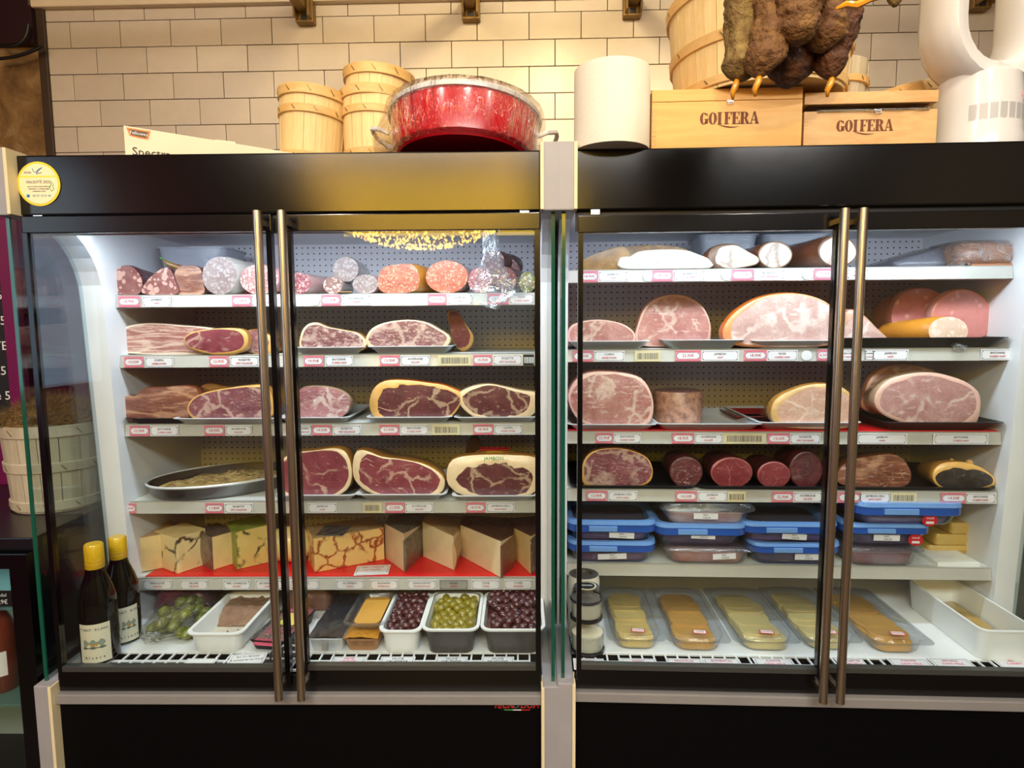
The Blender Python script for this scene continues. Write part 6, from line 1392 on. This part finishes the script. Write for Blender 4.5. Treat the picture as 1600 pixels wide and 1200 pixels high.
for (s, i, y), txt in rows.items():
    fr = L if s == 'L' else R; zz = (ZSL if s == 'L' else ZSR)[i]; cnt = {}
    for k, it in enumerate(txt.split()):
        kind = it[0]; cx, wp = it[1:].split(',')
        kk = 'N' if kind == 'G' else kind; cnt[kk] = cnt.get(kk, 0) + 1
        nm = {'P': 'pink price tag', 'N': 'white bordered name tag', 'C': 'cream barcode tag', 'O': 'small round white tag', 'K': 'black barcode tag'}[kk]
        if kind == 'P': tx = prices[(k * 3 + i) % len(prices)]
        elif s == 'L' and i == 4: tx = chz[k]
        else: tx = names[(k * 2 + i) % len(names)] if not (s == 'L' and i == 0 and k == 6) else ('AUVERGNE', 'SALAMI')
        rail_tag(fr, zz, y, float(cx), float(wp), kind, tx, '%s, %s from the left on the %s rail, %s refrigerator' % (nm, ORD[cnt[kk] - 1], SH[i], 'left' if s == 'L' else 'right'),
                 'tags on the %s shelf rail of the %s refrigerator' % (SH[i], 'left' if s == 'L' else 'right'))
topbuild(MB().box(-.022, .022, -.001, 0, -.012, .012), 'wall_label', card_white, 'pale label stuck on the inner right wall of the right refrigerator', 'label', R, Vector((RX1 - .035, YS + .20, r2 + .10)), rz=-pi/2)

# ---------------------------------------------------------------- left of the refrigerators
cx1 = LX0 - .055; CT = L.p(30, 845, .0).z
lf = thing('low_refrigerator', 'low black glass-door refrigerator with bottles, left of the display refrigerators', 'refrigerator', L, Vector((cx1 - .40, 0, 0)))
MB().box(-.40, .40, .02, .62, CT - .03, CT, .003).build('counter_top', M('black_worktop', '#121116', .3), lf)
MB().box(-.40, -.37, .03, .60, 0, CT - .03).box(.37, .40, .03, .60, 0, CT - .03).box(-.37, .37, .57, .60, 0, CT - .03).box(-.37, .37, .03, .57, 0, .12).box(-.37, .37, .03, .57, CT - .05, CT - .03).build('cabinet_body', black_matte, lf)
MB().box(-.37, .37, .56, .57, .12, CT - .05).build('inner_back', M('pale_inner_lining', '#b4bcba', .4), lf)
ddx = lf.location.x; xin = L.p(24, 1000, .0).x - ddx
dd = MB().box(-.40, .40, 0, .028, CT - .075, CT - .035, .002).box(-.40, .40, 0, .028, .06, .13, .002).box(-.40, -.35, 0, .028, .13, CT - .075).box(min(.36, xin), .40, 0, .028, .13, CT - .075).build('glass_door', black_paint, lf)
MB().box(-.35, min(.36, xin), .008, .013, .13, CT - .075).build('glass_pane', glass_clear, dd)
shz = [L.p(10, y, .1).z for y in (940, 1087)]
for z in shz: MB().box(-.36, .36, .06, .55, z - .006, z, .001).build('glass_shelf', glass('green_glass_shelf', '#cfe8e4', .02, 1.5, 1.5, 0, .15, '#a8d0d0'), lf)
area('low_refrigerator_light', L.M @ Vector((ddx, .2, CT - .07)), (0, 0, 0), .6, .1, 1.6, (.8, 1, .98), 170)
rose = M('rose_wine_glass', '#6c3020', .1, var=.3, coat=.7)
for k, (dx, zz) in enumerate(((L.p(2, 1020, .14).x, shz[1]), (L.p(2, 1020, .14).x - .12, shz[1]))):
    o = thing('wine_bottle', ('amber bottle with a white label nearest the door edge in the low refrigerator', 'amber bottle further left in the low refrigerator')[k], 'bottle', L, Vector((dx, .14, zz + .001)), 'bottles in the low refrigerator')
    MB().lathe([(.001, 0), (.036, 0), (.040, .006), (.040, .16), (.030, .20), (.015, .235), (.014, .27), (.001, .27)], 28).build('glass_body', rose, o, 50)
    MB().loft([[(.0405 * math.sin(a), -.0405 * math.cos(a), z) for z in (.05, .12)] for a in [-1.0 + 2.0 * i / 12 for i in range(13)]], False, False, closed=False).build('label', paper, o, 'all')
    put('lettering', text_mesh('CHÂTEAU', ink_grey, .011), o, Matrix.Translation((0, -.0415, .095)) @ UP)
pc_ = topbuild(MB().box(-.035, .035, -.002, 0, 0, .045), 'chalk_card', card_black, 'black handwritten price card in the low refrigerator', 'price card', L, Vector((L.p(2, 940, .07).x, .07, shz[0] + .001)))
put('lettering', text_mesh('Bandol', ink_white, .013), pc_, Matrix.Translation((0, -.0026, .032)) @ UP)
put('lettering', text_mesh('22,9€', ink_white, .017), pc_, Matrix.Translation((0, -.0026, .013)) @ UP)
# moss basket on the worktop
mb_ = L.p(97, 790, .34); mb_.z = CT; rm = (L.p(168, 660, .34).x - L.p(30, 660, .34).x) / 2; hm_ = L.p(97, 668, .34 - rm).z - CT
mbk = bucket('whitewashed basket of dried moss standing on the black worktop', L, mb_, rm, rm * .86, hm_, ((.004, .03), (hm_ * .46, .03), (hm_ - .035, .035)), wood_white, wood_white, 16, name='moss_basket', group=None)
moss_m = M('dry_brown_moss', '#5a4420', .9, col2='#94703a', vscale=40)
mm = MB()
for k in range(2600):
    a = rnd.uniform(0, 2*pi); q = rm * 1.02 * math.sqrt(rnd.random()); d = Vector((math.cos(a) * q, math.sin(a) * q, hm_ + .006 + .05 * (1 - (q / rm) ** 2) + .012 * noise.noise(Vector((math.cos(a) * q * 30, math.sin(a) * q * 30, 0)))))
    v = Vector((rnd.gauss(0, 1), rnd.gauss(0, 1), abs(rnd.gauss(.6, .8)))).normalized() * rnd.uniform(.025, .055) + Vector((math.cos(a), math.sin(a), 0)) * .012 * (q / rm); s = v.cross(Vector((rnd.random(), rnd.random(), .3))).normalized() * .0016
    x = [mm.b.verts.new(p) for p in (d - s, d + s, d + v)]; mm.b.faces.new(x)
tag(mm.build('moss_strands', moss_m, mbk), kind='stuff')
MB().lathe([(rm * .95, hm_ - .02), (rm * .9, hm_ + .01), (rm * .7, hm_ + .035), (rm * .4, hm_ + .05), (.001, hm_ + .055)], 30).build('moss_bed', moss_m, mbk, 'all')
# menu board with a purple frame
bR = L.q(40, 640, L.p(38, 640, .55).x); bx_ = L.p(38, 640, .55).x; by0, by1 = L.p(20, 690, .55).z, L.p(20, 318, .55).z
mbd = thing('menu_board', 'chalk menu board in a purple frame behind the moss basket at the left edge', 'board', L, Vector((bx_ - .30, .55, CT)))
z0_, z1_ = by0 - CT, by1 - CT
MB().box(-.30, .30, 0, .03, z1_ - .05, z1_, .003).box(-.30, .30, 0, .03, 0, z0_ + .04, .003).box(-.30, -.255, 0, .03, z0_ + .04, z1_ - .05).box(.255, .30, 0, .03, z0_ + .04, z1_ - .05).build('frame', M('magenta_purple_paint', '#6a1048', .35, coat=.3), mbd)
MB().box(-.255, .255, .01, .02, z0_ + .04, z1_ - .05).build('chalkboard', M('slate_board', '#121318', .6), mbd)
for k, s in enumerate(('vins', 'rosé 5', 'blanc 6', 'rouge 5', 'ABATE', 'M. 3.5', 'bière 5', 'eau  3', '15')):
    put('chalk_lettering', text_mesh(s, ink_white, .042), mbd, Matrix.Translation((.19 - .0 * k, .009, z1_ - .13 - .085 * k)) @ UP)

# ---------------------------------------------------------------- the shop behind the camera: chandelier that the glass mirrors
ch = thing('chandelier', 'wide golden bead chandelier of the shop, mirrored in the left refrigerator glass', 'lamp', L, Vector((-.72, -3.0, 2.14)))
mbx = MB()
for k in range(1700):
    a = rnd.uniform(0, 2*pi); u = rnd.random(); zz = .80 * u; q = .80 * math.sqrt(max(0, 1 - (1 - min(1, zz / .42)) ** 2)) * (.75 + .25 * rnd.random())
    c_ = Vector((q * math.cos(a), q * math.sin(a), zz)); s = rnd.uniform(.005, .010)
    vs = [mbx.b.verts.new(c_ + Vector(d) * s) for d in ((1, 0, 0), (-1, 0, 0), (0, 1, 0), (0, -1, 0), (0, 0, 1.4), (0, 0, -1.4))]
    for f in ((0, 2, 4), (2, 1, 4), (1, 3, 4), (3, 0, 4), (2, 0, 5), (1, 2, 5), (3, 1, 5), (0, 3, 5)): mbx.b.faces.new([vs[i] for i in f])
tag(mbx.build('golden_beads', gold_bead, ch), kind='stuff')
hoops_ = MB()
for z, q in ((.12, .56), (.42, .80), (.80, .78)): hoops_.tube([(q * math.cos(2*pi*k/40), q * math.sin(2*pi*k/40), z) for k in range(41)], .008, 6)
hoops_.build('brass_hoops', M('brass_hoop', '#a87a28', .25, 1), ch, True)
MB().tube([(0, 0, .80), (0, 0, CEIL - 2.14)], .01, 8).tube([(-.78, 0, .8), (.78, 0, .8)], .006, 6).tube([(0, -.78, .8), (0, .78, .8)], .006, 6).build('stem', M('brass_stem', '#a87a28', .25, 1), ch, True)
